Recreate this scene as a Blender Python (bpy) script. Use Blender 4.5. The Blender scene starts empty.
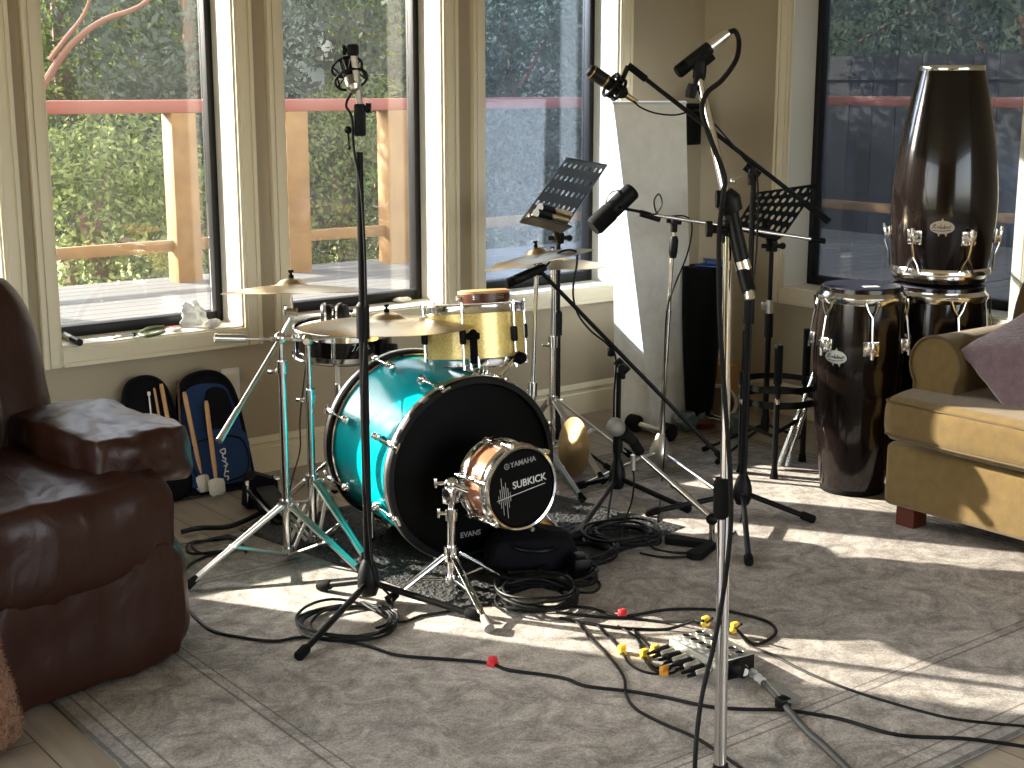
import bpy, bmesh, math, random
from mathutils import Vector, Matrix, noise
V = Vector
random.seed(7)
sc = bpy.context.scene
COL = sc.collection
# ---------------------------------------------------------------- camera model (room axes: X along the window wall, Y out through it)
F, H, TH, YAW = 1420.0, 1.45, math.radians(11.9), math.radians(-38.0)
CT, ST = math.cos(TH), math.sin(TH)
RX, FW = V((math.cos(YAW), math.sin(YAW), 0)), V((-math.sin(YAW), math.cos(YAW), 0))
WY, WX = 4.727, 4.81            # inner faces of the window wall and of the right wall

def ray(px, py):
    a, b = (px - 512) / F, (384 - py) / F
    return RX * a + FW * (CT + b * ST) + V((0, 0, -ST + b * CT))
def g(px, py, z=0.0):           # point seen at a pixel, at height z
    d = ray(px, py); return V((0, 0, H)) + d * ((z - H) / d.z)
def at(px, py, D):              # point seen at a pixel, D metres ahead of the camera
    d = ray(px, py); return V((0, 0, H)) + d * (D / d.dot(FW))
def dist(p): return V((p.x, p.y, 0)).dot(FW)
def zat(py, D):
    b = (384 - py) / F; return H + D * (-ST + b * CT) / (CT + b * ST)
def above(p, py): return V((p.x, p.y, zat(py, dist(p))))
def lerp(a, b, t): return a + (b - a) * t
def camdir(az_deg, z=0.0):      # unit vector at an azimuth measured from straight ahead, + to the right
    a = math.radians(az_deg); return (RX * math.sin(a) + FW * math.cos(a) + V((0, 0, z))).normalized()

def spline(pts, n=8, closed=False):
    pts = [V(p) for p in pts]; out = []; N = len(pts)
    for i in range(N if closed else N - 1):
        if closed: p0, p1, p2, p3 = pts[i-1], pts[i], pts[(i+1) % N], pts[(i+2) % N]
        else: p0, p1, p2, p3 = pts[max(i-1, 0)], pts[i], pts[i+1], pts[min(i+2, N-1)]
        for k in range(n):
            t = k / n
            out.append(0.5 * ((2*p1) + (p2-p0)*t + (2*p0-5*p1+4*p2-p3)*t*t + (3*p1-p0-3*p2+p3)*t*t*t))
    if not closed: out.append(pts[-1])
    return out

def frame(d):
    d = V(d).normalized(); a = V((0, 0, 1)) if abs(d.z) < 0.95 else V((1, 0, 0))
    x = a.cross(d).normalized(); return x, d.cross(x).normalized(), d

class MB:
    def __init__(s): s.v, s.f, s.m = [], [], []
    def add(s, vs, fs, mi=0):
        o = len(s.v); s.v += [V(x) for x in vs]; s.f += [tuple(i + o for i in f) for f in fs]; s.m += [mi] * len(fs); return s
    def box(s, c, size, R=None, bev=0.0, mi=0, seg=2):
        bm = bmesh.new(); bmesh.ops.create_cube(bm, size=1)
        for v in bm.verts: v.co = V((v.co.x*size[0], v.co.y*size[1], v.co.z*size[2]))
        if bev > 0: bmesh.ops.bevel(bm, geom=list(bm.edges), offset=bev, segments=seg, profile=0.5, affect='EDGES')
        bm.verts.index_update()
        R = R or Matrix.Identity(3); c = V(c)
        s.add([c + R @ v.co for v in bm.verts], [[v.index for v in f.verts] for f in bm.faces], mi); bm.free(); return s
    def bb(s, lo, hi, bev=0.0, mi=0):
        lo, hi = V(lo), V(hi); return s.box((lo+hi)/2, hi-lo, None, bev, mi)
    def tube(s, pts, r, seg=10, closed=False, mi=0, flat=1.0):
        pts = [V(p) for p in pts]; n = len(pts)
        rs = r if isinstance(r, (list, tuple)) else [r]*n
        T = []
        for i in range(n):
            a = pts[i-1] if (i or closed) else pts[0]; b = pts[(i+1) % n] if (i < n-1 or closed) else pts[-1]
            d = b - a; T.append(d.normalized() if d.length > 1e-9 else V((0, 0, 1)))
        x, y, _ = frame(T[0]); vs = []
        for i in range(n):
            x = (x - T[i]*x.dot(T[i]))
            x = x.normalized() if x.length > 1e-6 else frame(T[i])[0]
            y = T[i].cross(x)
            for k in range(seg):
                a = 2*math.pi*k/seg; vs.append(pts[i] + (x*math.cos(a) + y*math.sin(a)*flat)*rs[i])
        fs = []
        for i in range(n if closed else n-1):
            j = (i+1) % n
            for k in range(seg):
                k2 = (k+1) % seg; fs.append((i*seg+k, i*seg+k2, j*seg+k2, j*seg+k))
        if not closed: fs.append(tuple(reversed(range(seg)))); fs.append(tuple(range((n-1)*seg, n*seg)))
        return s.add(vs, fs, mi)
    def cyl(s, a, b, r0, r1=None, seg=16, mi=0): return s.tube([a, b], [r0, r0 if r1 is None else r1], seg, mi=mi)
    def lathe(s, prof, o, ax=(0, 0, 1), seg=48, mi=0, xdir=None):
        o = V(o); x, y, d = frame(ax)
        if xdir is not None:
            x = V(xdir) - d*V(xdir).dot(d); x.normalize(); y = d.cross(x)
        vs, fs, rows = [], [], []
        for r, h in prof:
            if r < 1e-6: rows.append([len(vs)]); vs.append(o + d*h)
            else:
                rows.append(list(range(len(vs), len(vs)+seg)))
                vs += [o + d*h + (x*math.cos(2*math.pi*k/seg) + y*math.sin(2*math.pi*k/seg))*r for k in range(seg)]
        for A, B in zip(rows, rows[1:]):
            for k in range(seg):
                k2 = (k+1) % seg
                if len(A) == 1 and len(B) == 1: break
                if len(A) == 1: fs.append((A[0], B[k2], B[k]))
                elif len(B) == 1: fs.append((A[k], A[k2], B[0]))
                else: fs.append((A[k], A[k2], B[k2], B[k]))
        return s.add(vs, fs, mi)
    def ball(s, c, r, seg=16, sc_=(1, 1, 1), R=None, mi=0):
        R = R or Matrix.Identity(3); n = seg//2; vs, fs = [], []
        for i in range(n+1):
            t = math.pi*i/n
            for k in range(seg):
                a = 2*math.pi*k/seg
                vs.append(V(c) + R @ V((r*sc_[0]*math.sin(t)*math.cos(a), r*sc_[1]*math.sin(t)*math.sin(a), r*sc_[2]*math.cos(t))))
        for i in range(n):
            for k in range(seg):
                k2 = (k+1) % seg; fs.append((i*seg+k, (i+1)*seg+k, (i+1)*seg+k2, i*seg+k2))
        return s.add(vs, fs, mi)
    def prism(s, poly, o, ex, ey, th, mi=0):     # polygon in the (ex, ey) plane, extruded by th along ex x ey
        ex, ey = V(ex), V(ey); n = ex.cross(ey).normalized()*th; N = len(poly); o = V(o)
        a = [o + ex*p[0] + ey*p[1] for p in poly]
        return s.add(a + [p + n for p in a], [tuple(reversed(range(N))), tuple(range(N, 2*N))] + [(i, (i+1) % N, N+(i+1) % N, N+i) for i in range(N)], mi)
    def grid(s, fn, nu, nv, mi=0, cu=False, cv=False):
        U, W = nu + (0 if cu else 1), nv + (0 if cv else 1)
        vs = [fn(i/nu, j/nv) for i in range(U) for j in range(W)]
        fs = [(i*W+j, ((i+1) % U)*W+j, ((i+1) % U)*W+(j+1) % W, i*W+(j+1) % W) for i in range(nu) for j in range(nv)]
        return s.add(vs, fs, mi)
    def build(s, name, mats, parent=None, smooth=True, angle=38, org=None, mods=()):
        if parent is not None:
            r = parent
            while r.parent: r = r.parent
            org = r.location
        elif org is None: org = V((0, 0, 0))
        me = bpy.data.meshes.new(name); me.from_pydata([v - org for v in s.v], [], s.f)
        for m in (mats if isinstance(mats, (list, tuple)) else [mats]): me.materials.append(m)
        if len(me.materials) > 1: me.polygons.foreach_set('material_index', s.m)
        bm = bmesh.new(); bm.from_mesh(me); bmesh.ops.recalc_face_normals(bm, faces=bm.faces); bm.to_mesh(me); bm.free()
        if smooth:
            me.polygons.foreach_set('use_smooth', [True]*len(me.polygons)); me.set_sharp_from_angle(angle=math.radians(angle))
        me.update()
        o = bpy.data.objects.new(name, me); COL.objects.link(o)
        if parent is not None: o.parent = parent
        else: o.location = org
        for k, kw in mods:
            m = o.modifiers.new(k.lower(), k)
            for a, b in kw.items(): setattr(m, a, b)
        return o

def tag(o, label, cat, group=None):
    o['label'] = label; o['category'] = cat
    if group: o['group'] = group
    return o
def thing(name, label, cat, loc, group=None):
    o = bpy.data.objects.new(name, None); COL.objects.link(o); o.location = V(loc); o.empty_display_size = .1
    return tag(o, label, cat, group)
def struct(o): o['kind'] = 'structure'; return o
def text(name, s, o, ex, ey, size, m, parent, ext=0.0004, align='CENTER', shear=0):
    c = bpy.data.curves.new(name, 'FONT'); c.body = s; c.size = size; c.align_x = align; c.align_y = 'CENTER'; c.extrude = ext; c.shear = shear
    c.offset = size*0.012
    c.resolution_u = 4; tmp = bpy.data.objects.new(name, c); COL.objects.link(tmp); bpy.context.view_layer.update()
    me = bpy.data.meshes.new_from_object(tmp.evaluated_get(bpy.context.evaluated_depsgraph_get())); bpy.data.objects.remove(tmp); bpy.data.curves.remove(c)
    ob = bpy.data.objects.new(name, me); COL.objects.link(ob); me.materials.clear(); me.materials.append(m)
    ex = V(ex).normalized(); n = ex.cross(V(ey)).normalized(); ey = n.cross(ex)
    M = Matrix((ex, ey, n)).transposed().to_4x4(); r = parent
    while r.parent: r = r.parent
    M.translation = V(o) - r.location
    ob.parent = parent; ob.matrix_local = M; return ob

# ---------------------------------------------------------------- materials
def nodes(name):
    m = bpy.data.materials.new(name); m.use_nodes = True; nt = m.node_tree
    return m, nt, nt.nodes['Principled BSDF']
def mat(name, col, rough=.5, metal=0., coat=0., spec=.5, bump=None, var=None, sheen=0., em=None):
    m, nt, b = nodes(name)
    b.inputs['Base Color'].default_value = (*col, 1); b.inputs['Roughness'].default_value = rough; b.inputs['Metallic'].default_value = metal
    b.inputs['Coat Weight'].default_value = coat; b.inputs['Coat Roughness'].default_value = .05; b.inputs['Specular IOR Level'].default_value = spec
    b.inputs['Sheen Weight'].default_value = sheen
    L = nt.links.new
    if bump or var:
        tc = nt.nodes.new('ShaderNodeTexCoord')
    if var:       # (scale, second colour, sharpness)
        nz = nt.nodes.new('ShaderNodeTexNoise'); nz.inputs['Scale'].default_value = var[0]; nz.inputs['Detail'].default_value = 4
        rp = nt.nodes.new('ShaderNodeValToRGB'); k = var[2] if len(var) > 2 else .2
        rp.color_ramp.elements[0].position = .5-k; rp.color_ramp.elements[1].position = .5+k
        rp.color_ramp.elements[0].color = (*col, 1); rp.color_ramp.elements[1].color = (*var[1], 1)
        L(tc.outputs['Object'], nz.inputs['Vector']); L(nz.outputs['Fac'], rp.inputs['Fac']); L(rp.outputs['Color'], b.inputs['Base Color'])
    if bump:      # (scale, strength, distance)
        nb = nt.nodes.new('ShaderNodeTexNoise'); nb.inputs['Scale'].default_value = bump[0]; nb.inputs['Detail'].default_value = 3
        bp = nt.nodes.new('ShaderNodeBump'); bp.inputs['Strength'].default_value = bump[1]; bp.inputs['Distance'].default_value = bump[2]
        L(tc.outputs['Object'], nb.inputs['Vector']); L(nb.outputs['Fac'], bp.inputs['Height']); L(bp.outputs['Normal'], b.inputs['Normal'])
    return m
M = {}
M['wall'] = mat('beige wall paint', (.40, .332, .228), .75, bump=(180, .08, .002))
M['trim'] = mat('cream trim paint', (.72, .63, .45), .45)
M['reveal'] = mat('white reveal paint', (.80, .76, .66), .5)
M['ceiling'] = mat('ceiling paint', (.75, .72, .64), .9)
M['blackframe'] = mat('black window frame', (.006, .0055, .005), .45, spec=.25)
M['chrome'] = mat('chrome', (.78, .78, .77), .12, 1.)
M['satin'] = mat('satin steel', (.62, .60, .56), .3, 1.)
M['black'] = mat('black powder coat', (.0025, .0025, .0025), .42, spec=.18)
M['blackplastic'] = mat('black plastic', (.0028, .0028, .0028), .5, spec=.2)
M['rubber'] = mat('black rubber', (.005, .005, .005), .8, spec=.12)
M['cable'] = mat('black cable jacket', (.0035, .0035, .0035), .5, spec=.2)
M['cymbal'] = mat('cymbal bronze', (.46, .34, .165), .30, 1., bump=(60, .15, .001), var=(9, (.40, .30, .16)))
M['gold'] = None
M['head_black'] = mat('black drum head', (.0018, .0018, .0018), .6, spec=.08)
M['white'] = mat('white lettering', (.62, .62, .60), .6)
M['grey_letter'] = mat('silver lettering', (.30, .30, .29), .6)
M['red'] = mat('red tape', (.62, .02, .03), .5)
M['yellow'] = mat('yellow cable tie', (.78, .52, .04), .5)
M['orange'] = mat('orange tape', (.62, .26, .02), .55)
M['conga'] = mat('black lacquer over wood', (.006, .0035, .003), .16, coat=.3, spec=.3)
M['conga_head'] = mat('dark blue drum skin', (.010, .011, .024), .5, spec=.25)
M['copper'] = mat('copper shell lacquer', (.46, .19, .10), .2, coat=1., var=(14, (.36, .13, .07)))
M['badge'] = mat('silver badge', (.60, .58, .53), .32, 1.)
M['darkwood'] = mat('dark mahogany', (.08, .018, .008), .35)
M['stick'] = mat('hickory stick', (.55, .30, .12), .5)
M['felt'] = mat('white felt', (.72, .66, .54), .95, bump=(160, .6, .01), sheen=.5)
M['grey_grille'] = mat('grey mesh grille', (.27, .26, .23), .5, .5, bump=(500, .7, .003))
M['stage'] = mat('stage box metal', (.55, .54, .47), .38, .85)
M['blue_bag'] = mat('blue nylon', (.004, .028, .10), .6, spec=.25, bump=(350, .3, .001))
M['black_bag'] = mat('black nylon', (.004, .004, .006), .8, spec=.12, bump=(350, .3, .001))
M['dumbteal'] = mat('grey green rubber', (.09, .13, .12), .55)
M['sofa'] = mat('tan chenille', (.088, .051, .0065), .9, bump=(420, .5, .003), var=(30, (.115, .070, .011)), sheen=.12)
M['sofa_piping'] = mat('tan piping', (.06, .035, .006), .8)
M['pillow'] = mat('mauve plush', (.085, .048, .058), .95, bump=(120, .6, .006), var=(45, (.12, .075, .085)), sheen=.5)
M['fleece'] = mat('brown fleece', (.17, .072, .030), 1., bump=(110, 1., .02), var=(60, (.30, .13, .055)), sheen=.15)
M['fabric_white'] = mat('white speaker cloth', (.80, .78, .72), .95, bump=(35, .35, .012), var=(22, (.72, .70, .64)))
M['cardboard'] = mat('cardboard', (.42, .24, .10), .9)
M['paper'] = mat('white paper', (.75, .73, .68), .8)
M['plastic_bag'] = mat('clear plastic bag', (.75, .78, .80), .18)
M['green'] = mat('green tool grip', (.06, .10, .02), .5)
M['blue'] = mat('blue folder', (.03, .08, .30), .5)
M['outlet'] = mat('outlet plastic', (.70, .66, .56), .4)
M['mat'] = mat('black ribbed mat', (.016, .017, .016), .75, bump=(70, 1., .02))
M['post'] = mat('cedar post', (.27, .15, .045), .7, var=(8, (.20, .10, .03)))
M['redrail'] = mat('red stained rail', (.24, .065, .04), .6)
M['deckboard'] = mat('grey deck boards', (.09, .087, .08), .75)
M['bark'] = mat('bark', (.16, .09, .055), .9)
M['redbark'] = mat('red bark', (.17, .075, .045), .8)
M['soil'] = mat('lawn', (.10, .12, .035), .95, var=(3, (.20, .19, .06)))
M['siding'] = mat('grey siding', (.34, .37, .34), .8)
M['navyfence'] = mat('blue grey boards', (.05, .052, .055), .8)

def leather(name, c):
    m = mat(name, c, .38, spec=.30); nt = m.node_tree; L = nt.links.new; bs = nt.nodes['Principled BSDF']; prev = None
    tc = nt.nodes.new('ShaderNodeTexCoord')
    for sc_, st, ds, det in (((10, 8, 6), .30, .014, 1.5), ((70, 70, 70), .25, .002, 3)):
        mp = nt.nodes.new('ShaderNodeMapping'); mp.inputs['Scale'].default_value = sc_; n = nt.nodes.new('ShaderNodeTexNoise'); n.inputs['Scale'].default_value = 1; n.inputs['Detail'].default_value = det; n.inputs['Distortion'].default_value = 1.6
        bp = nt.nodes.new('ShaderNodeBump'); bp.inputs['Strength'].default_value = st; bp.inputs['Distance'].default_value = ds
        L(tc.outputs['Object'], mp.inputs['Vector']); L(mp.outputs[0], n.inputs['Vector']); L(n.outputs['Fac'], bp.inputs['Height'])
        if prev: L(prev.outputs[0], bp.inputs['Normal'])
        prev = bp
    L(prev.outputs[0], bs.inputs['Normal']); return m
M['leather'] = leather('brown leather', (.026, .0075, .0040))
M['leather_side'] = leather('taupe leather', (.024, .017, .011))
def teal():
    m, nt, b = nodes('teal lacquer'); b.inputs['Base Color'].default_value = (.0, .44, .50, 1); b.inputs['Roughness'].default_value = .22
    b.inputs['Coat Weight'].default_value = .10; b.inputs['Coat Roughness'].default_value = .04; b.inputs['Specular IOR Level'].default_value = .12; return m
M['teal'] = teal()
def sparkle():
    m, nt, b = nodes('gold sparkle wrap'); L = nt.links.new
    tc = nt.nodes.new('ShaderNodeTexCoord'); vo = nt.nodes.new('ShaderNodeTexVoronoi'); vo.inputs['Scale'].default_value = 320
    rp = nt.nodes.new('ShaderNodeValToRGB'); rp.color_ramp.elements[0].color = (.70, .47, .09, 1); rp.color_ramp.elements[1].color = (1., .82, .34, 1)
    L(tc.outputs['Object'], vo.inputs['Vector']); L(vo.outputs['Color'], rp.inputs['Fac']); L(rp.outputs['Color'], b.inputs['Base Color'])
    b.inputs['Roughness'].default_value = .35; b.inputs['Metallic'].default_value = .35; b.inputs['Coat Weight'].default_value = .6; return m
M['gold'] = sparkle()
def leafmat(name, c1, c2):
    m = bpy.data.materials.new(name); m.use_nodes = True; nt = m.node_tree; nt.nodes.clear(); L = nt.links.new
    out = nt.nodes.new('ShaderNodeOutputMaterial'); d = nt.nodes.new('ShaderNodeBsdfDiffuse'); t = nt.nodes.new('ShaderNodeBsdfTranslucent'); mx = nt.nodes.new('ShaderNodeMixShader')
    gi = nt.nodes.new('ShaderNodeNewGeometry'); rp = nt.nodes.new('ShaderNodeValToRGB')
    rp.color_ramp.elements[0].color = (*c1, 1); rp.color_ramp.elements[1].color = (*c2, 1)
    L(gi.outputs['Random Per Island'], rp.inputs['Fac']); L(rp.outputs['Color'], d.inputs['Color']); L(rp.outputs['Color'], t.inputs['Color'])
    mx.inputs[0].default_value = .5; L(d.outputs[0], mx.inputs[1]); L(t.outputs[0], mx.inputs[2]); L(mx.outputs[0], out.inputs['Surface']); return m
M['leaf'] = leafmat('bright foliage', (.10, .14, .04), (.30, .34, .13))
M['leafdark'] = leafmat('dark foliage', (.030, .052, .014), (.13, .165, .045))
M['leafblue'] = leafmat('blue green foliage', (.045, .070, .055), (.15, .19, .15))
def glassmat(name, veil, col, tint=(1, 1, 1)):
    m = bpy.data.materials.new(name); m.use_nodes = True; nt = m.node_tree; nt.nodes.clear(); L = nt.links.new
    out = nt.nodes.new('ShaderNodeOutputMaterial'); tr = nt.nodes.new('ShaderNodeBsdfTransparent'); gl = nt.nodes.new('ShaderNodeBsdfGlossy'); gl.inputs['Roughness'].default_value = .01
    tr.inputs['Color'].default_value = (*tint, 1)
    fr = nt.nodes.new('ShaderNodeFresnel'); fr.inputs['IOR'].default_value = 1.5
    m1 = nt.nodes.new('ShaderNodeMixShader'); L(fr.outputs[0], m1.inputs[0]); L(tr.outputs[0], m1.inputs[1]); L(gl.outputs[0], m1.inputs[2])
    tl = nt.nodes.new('ShaderNodeBsdfTranslucent'); tl.inputs['Color'].default_value = (*col, 1)
    df = nt.nodes.new('ShaderNodeBsdfDiffuse'); df.inputs['Color'].default_value = (*col, 1); md = nt.nodes.new('ShaderNodeMixShader'); md.inputs[0].default_value = .5
    L(tl.outputs[0], md.inputs[1]); L(df.outputs[0], md.inputs[2])
    tc = nt.nodes.new('ShaderNodeTexCoord'); nz = nt.nodes.new('ShaderNodeTexNoise'); nz.inputs['Scale'].default_value = 5; nz.inputs['Detail'].default_value = 7
    mr = nt.nodes.new('ShaderNodeMapRange'); mr.inputs['From Min'].default_value = .35; mr.inputs['From Max'].default_value = .75; mr.inputs['To Min'].default_value = veil*.5; mr.inputs['To Max'].default_value = veil*1.6
    L(tc.outputs['Object'], nz.inputs['Vector']); L(nz.outputs['Fac'], mr.inputs['Value'])
    m2 = nt.nodes.new('ShaderNodeMixShader'); L(mr.outputs[0], m2.inputs[0]); L(m1.outputs[0], m2.inputs[1]); L(md.outputs[0], m2.inputs[2])
    L(m2.outputs[0], out.inputs['Surface']); return m
M['glass'] = glassmat('dusty window glass', .010, (.8, .8, .75))
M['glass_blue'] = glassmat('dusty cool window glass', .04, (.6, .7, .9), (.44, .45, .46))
M['glass_reflect_tint'] = glassmat('dusty glass with painted blue reflection', .012, (.7, .75, .85), (.70, .77, .88))  # tint paints in blue reflections and dims the view behind
M['red_brown'] = mat('red brown cable jacket', (.05, .012, .006), .5)
def floormat():
    m, nt, b = nodes('grey brown wood planks'); L = nt.links.new
    tc = nt.nodes.new('ShaderNodeTexCoord'); br = nt.nodes.new('ShaderNodeTexBrick')
    mp = nt.nodes.new('ShaderNodeMapping'); mp.inputs['Rotation'].default_value = (0, 0, math.radians(90)); L(tc.outputs['Object'], mp.inputs['Vector'])
    br.inputs['Color1'].default_value = (.33, .275, .215, 1); br.inputs['Color2'].default_value = (.40, .34, .27, 1); br.inputs['Mortar'].default_value = (.08, .06, .045, 1)
    br.inputs['Scale'].default_value = 1; br.inputs['Mortar Size'].default_value = .002; br.inputs['Brick Width'].default_value = 1.2; br.inputs['Row Height'].default_value = .14
    wv = nt.nodes.new('ShaderNodeTexNoise'); wv.inputs['Scale'].default_value = 3; wv.inputs['Detail'].default_value = 6
    mp2 = nt.nodes.new('ShaderNodeMapping'); mp2.inputs['Scale'].default_value = (14, 1, 1); L(tc.outputs['Object'], mp2.inputs['Vector']); L(mp2.outputs[0], wv.inputs['Vector'])
    mx = nt.nodes.new('ShaderNodeMixRGB'); mx.blend_type = 'MULTIPLY'; mx.inputs[0].default_value = .6
    rp = nt.nodes.new('ShaderNodeValToRGB'); rp.color_ramp.elements[0].position = .3; rp.color_ramp.elements[0].color = (.6, .6, .6, 1); rp.color_ramp.elements[1].position = .7
    L(mp.outputs[0], br.inputs['Vector']); L(wv.outputs['Fac'], rp.inputs['Fac']); L(br.outputs['Color'], mx.inputs[1]); L(rp.outputs['Color'], mx.inputs[2]); L(mx.outputs[0], b.inputs['Base Color'])
    b.inputs['Roughness'].default_value = .42; return m
M['floor'] = floormat()
def rugmat():
    m, nt, b = nodes('faded grey oriental rug'); L = nt.links.new; N = nt.nodes.new
    tc = N('ShaderNodeTexCoord'); sep = N('ShaderNodeSeparateXYZ'); L(tc.outputs['Object'], sep.inputs[0])
    def math_(op, a, b_=None, c=None):
        n = N('ShaderNodeMath'); n.operation = op
        for i, x in enumerate((a, b_, c)):
            if x is None: continue
            if isinstance(x, (int, float)): n.inputs[i].default_value = x
            else: L(x, n.inputs[i])
        return n.outputs[0]
    def noise_(scale, det, rough=.6, dist_=0.):
        n = N('ShaderNodeTexNoise'); n.inputs['Scale'].default_value = scale; n.inputs['Detail'].default_value = det; n.inputs['Roughness'].default_value = rough; n.inputs['Distortion'].default_value = dist_
        L(tc.outputs['Object'], n.inputs['Vector']); return n.outputs['Fac']
    def ramp(fac, p0, p1, c0, c1):
        r = N('ShaderNodeValToRGB'); r.color_ramp.elements[0].position = p0; r.color_ramp.elements[1].position = p1
        r.color_ramp.elements[0].color = (*c0, 1); r.color_ramp.elements[1].color = (*c1, 1); L(fac, r.inputs['Fac']); return r.outputs['Color']
    def mix(fac, a, c, mode='MIX'):
        n = N('ShaderNodeMixRGB'); n.blend_type = mode
        for i, x in enumerate((fac, a, c)):
            if isinstance(x, (int, float)): n.inputs[i].default_value = x
            elif isinstance(x, tuple): n.inputs[i].default_value = (*x, 1)
            else: L(x, n.inputs[i])
        return n.outputs[0]
    base = ramp(noise_(7, 8, .7, 1.5), .38, .62, (.26, .235, .208), (.50, .455, .41))
    bluish = ramp(noise_(3.2, 6, .7, 2.5), .54, .66, (0, 0, 0), (1, 1, 1))
    base = mix(math_('MULTIPLY', bluish, .55), base, (.165, .165, .16))
    vo = N('ShaderNodeTexVoronoi'); vo.inputs['Scale'].default_value = 9; vo.feature = 'DISTANCE_TO_EDGE'; L(tc.outputs['Object'], vo.inputs['Vector'])
    ln = ramp(vo.outputs['Distance'], .0, .06, (1, 1, 1), (0, 0, 0))
    base = mix(math_('MULTIPLY', math_('MULTIPLY', ln, noise_(12, 4)), .45), base, (.13, .122, .115))
    grain = ramp(noise_(160, 3, .8), .3, .7, (.6, .6, .6), (1.35, 1.35, 1.35)); base = mix(1., base, grain, 'MULTIPLY')
    # border lines measured from the nearest edge (object origin = rug centre)
    ex = math_('SUBTRACT', 1.62, math_('ABSOLUTE', sep.outputs['X'])); ey = math_('SUBTRACT', 1.22, math_('ABSOLUTE', sep.outputs['Y'])); e = math_('MINIMUM', ex, ey)
    lines = None
    for p, w in ((.006, .006), (.045, .0035), (.085, .003), (.36, .0035), (.39, .0025)):
        k = math_('LESS_THAN', math_('ABSOLUTE', math_('SUBTRACT', e, p)), w); lines = k if lines is None else math_('MAXIMUM', lines, k)
    band = math_('MULTIPLY', math_('LESS_THAN', e, .045), .35)
    base = mix(band, base, (.22, .215, .21)); base = mix(math_('MULTIPLY', lines, .6), base, (.075, .07, .065))
    L(base, b.inputs['Base Color']); b.inputs['Roughness'].default_value = .95; b.inputs['Specular IOR Level'].default_value = .1
    bp = N('ShaderNodeBump'); bp.inputs['Strength'].default_value = .5; bp.inputs['Distance'].default_value = .004; L(noise_(240, 2), bp.inputs['Height']); L(bp.outputs['Normal'], b.inputs['Normal'])
    return m
M['rug'] = rugmat()
# ---------------------------------------------------------------- the room
X0, Y0, ZC = -2.6, -2.6, 2.6
SILL, HEAD, REV, WT = .567, 2.16, .15, .22
WINS = [(.80, 1.555), (1.730, 2.426), (2.621, 3.339), (3.545, 4.283)]       # X spans in the window wall
W4 = (3.06, 4.20)                                                             # Y span in the right wall
b = MB(); b.bb((X0, Y0, -.12), (WX+.25, WY+.25, 0)); fl = struct(b.build('floor', M['floor']))
b = MB(); b.bb((X0, Y0, ZC), (WX+.25, WY+.25, ZC+.1)); struct(b.build('ceiling', M['ceiling']))
def walled(name, cuts, mk, z0=SILL, z1=HEAD, lo=None, hi=None):
    """a wall with openings: mk(a0, a1, z0, z1) adds one solid panel"""
    b = MB(); e = lo
    for a0, a1 in cuts:
        mk(b, e, a0, 0, ZC); mk(b, a0, a1, 0, z0); mk(b, a0, a1, z1, ZC); e = a1
    mk(b, e, hi, 0, ZC); return struct(b.build(name, M['wall'], smooth=False))
walled('wall_left', WINS, lambda b, a0, a1, z0, z1: b.bb((a0, WY, z0), (a1, WY+WT, z1)), lo=X0, hi=WX+.2)
walled('wall_right', [W4], lambda b, a0, a1, z0, z1: b.bb((WX, a0, z0), (WX+WT, a1, z1)), lo=Y0, hi=WY)
walled('wall_back', [(.6, 4.5)], lambda b, a0, a1, z0, z1: b.bb((a0, Y0-.15, z0), (a1, Y0, z1)), .35, 2.45, lo=X0, hi=WX)  # opening out of view, added to let skylight fill the room
walled('wall_side', [(.7, 4.4)], lambda b, a0, a1, z0, z1: b.bb((X0-.15, a0, z0), (X0, a1, z1)), .35, 2.45, lo=Y0, hi=WY)  # second added fill opening, set aside from the conga reflections

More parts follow.
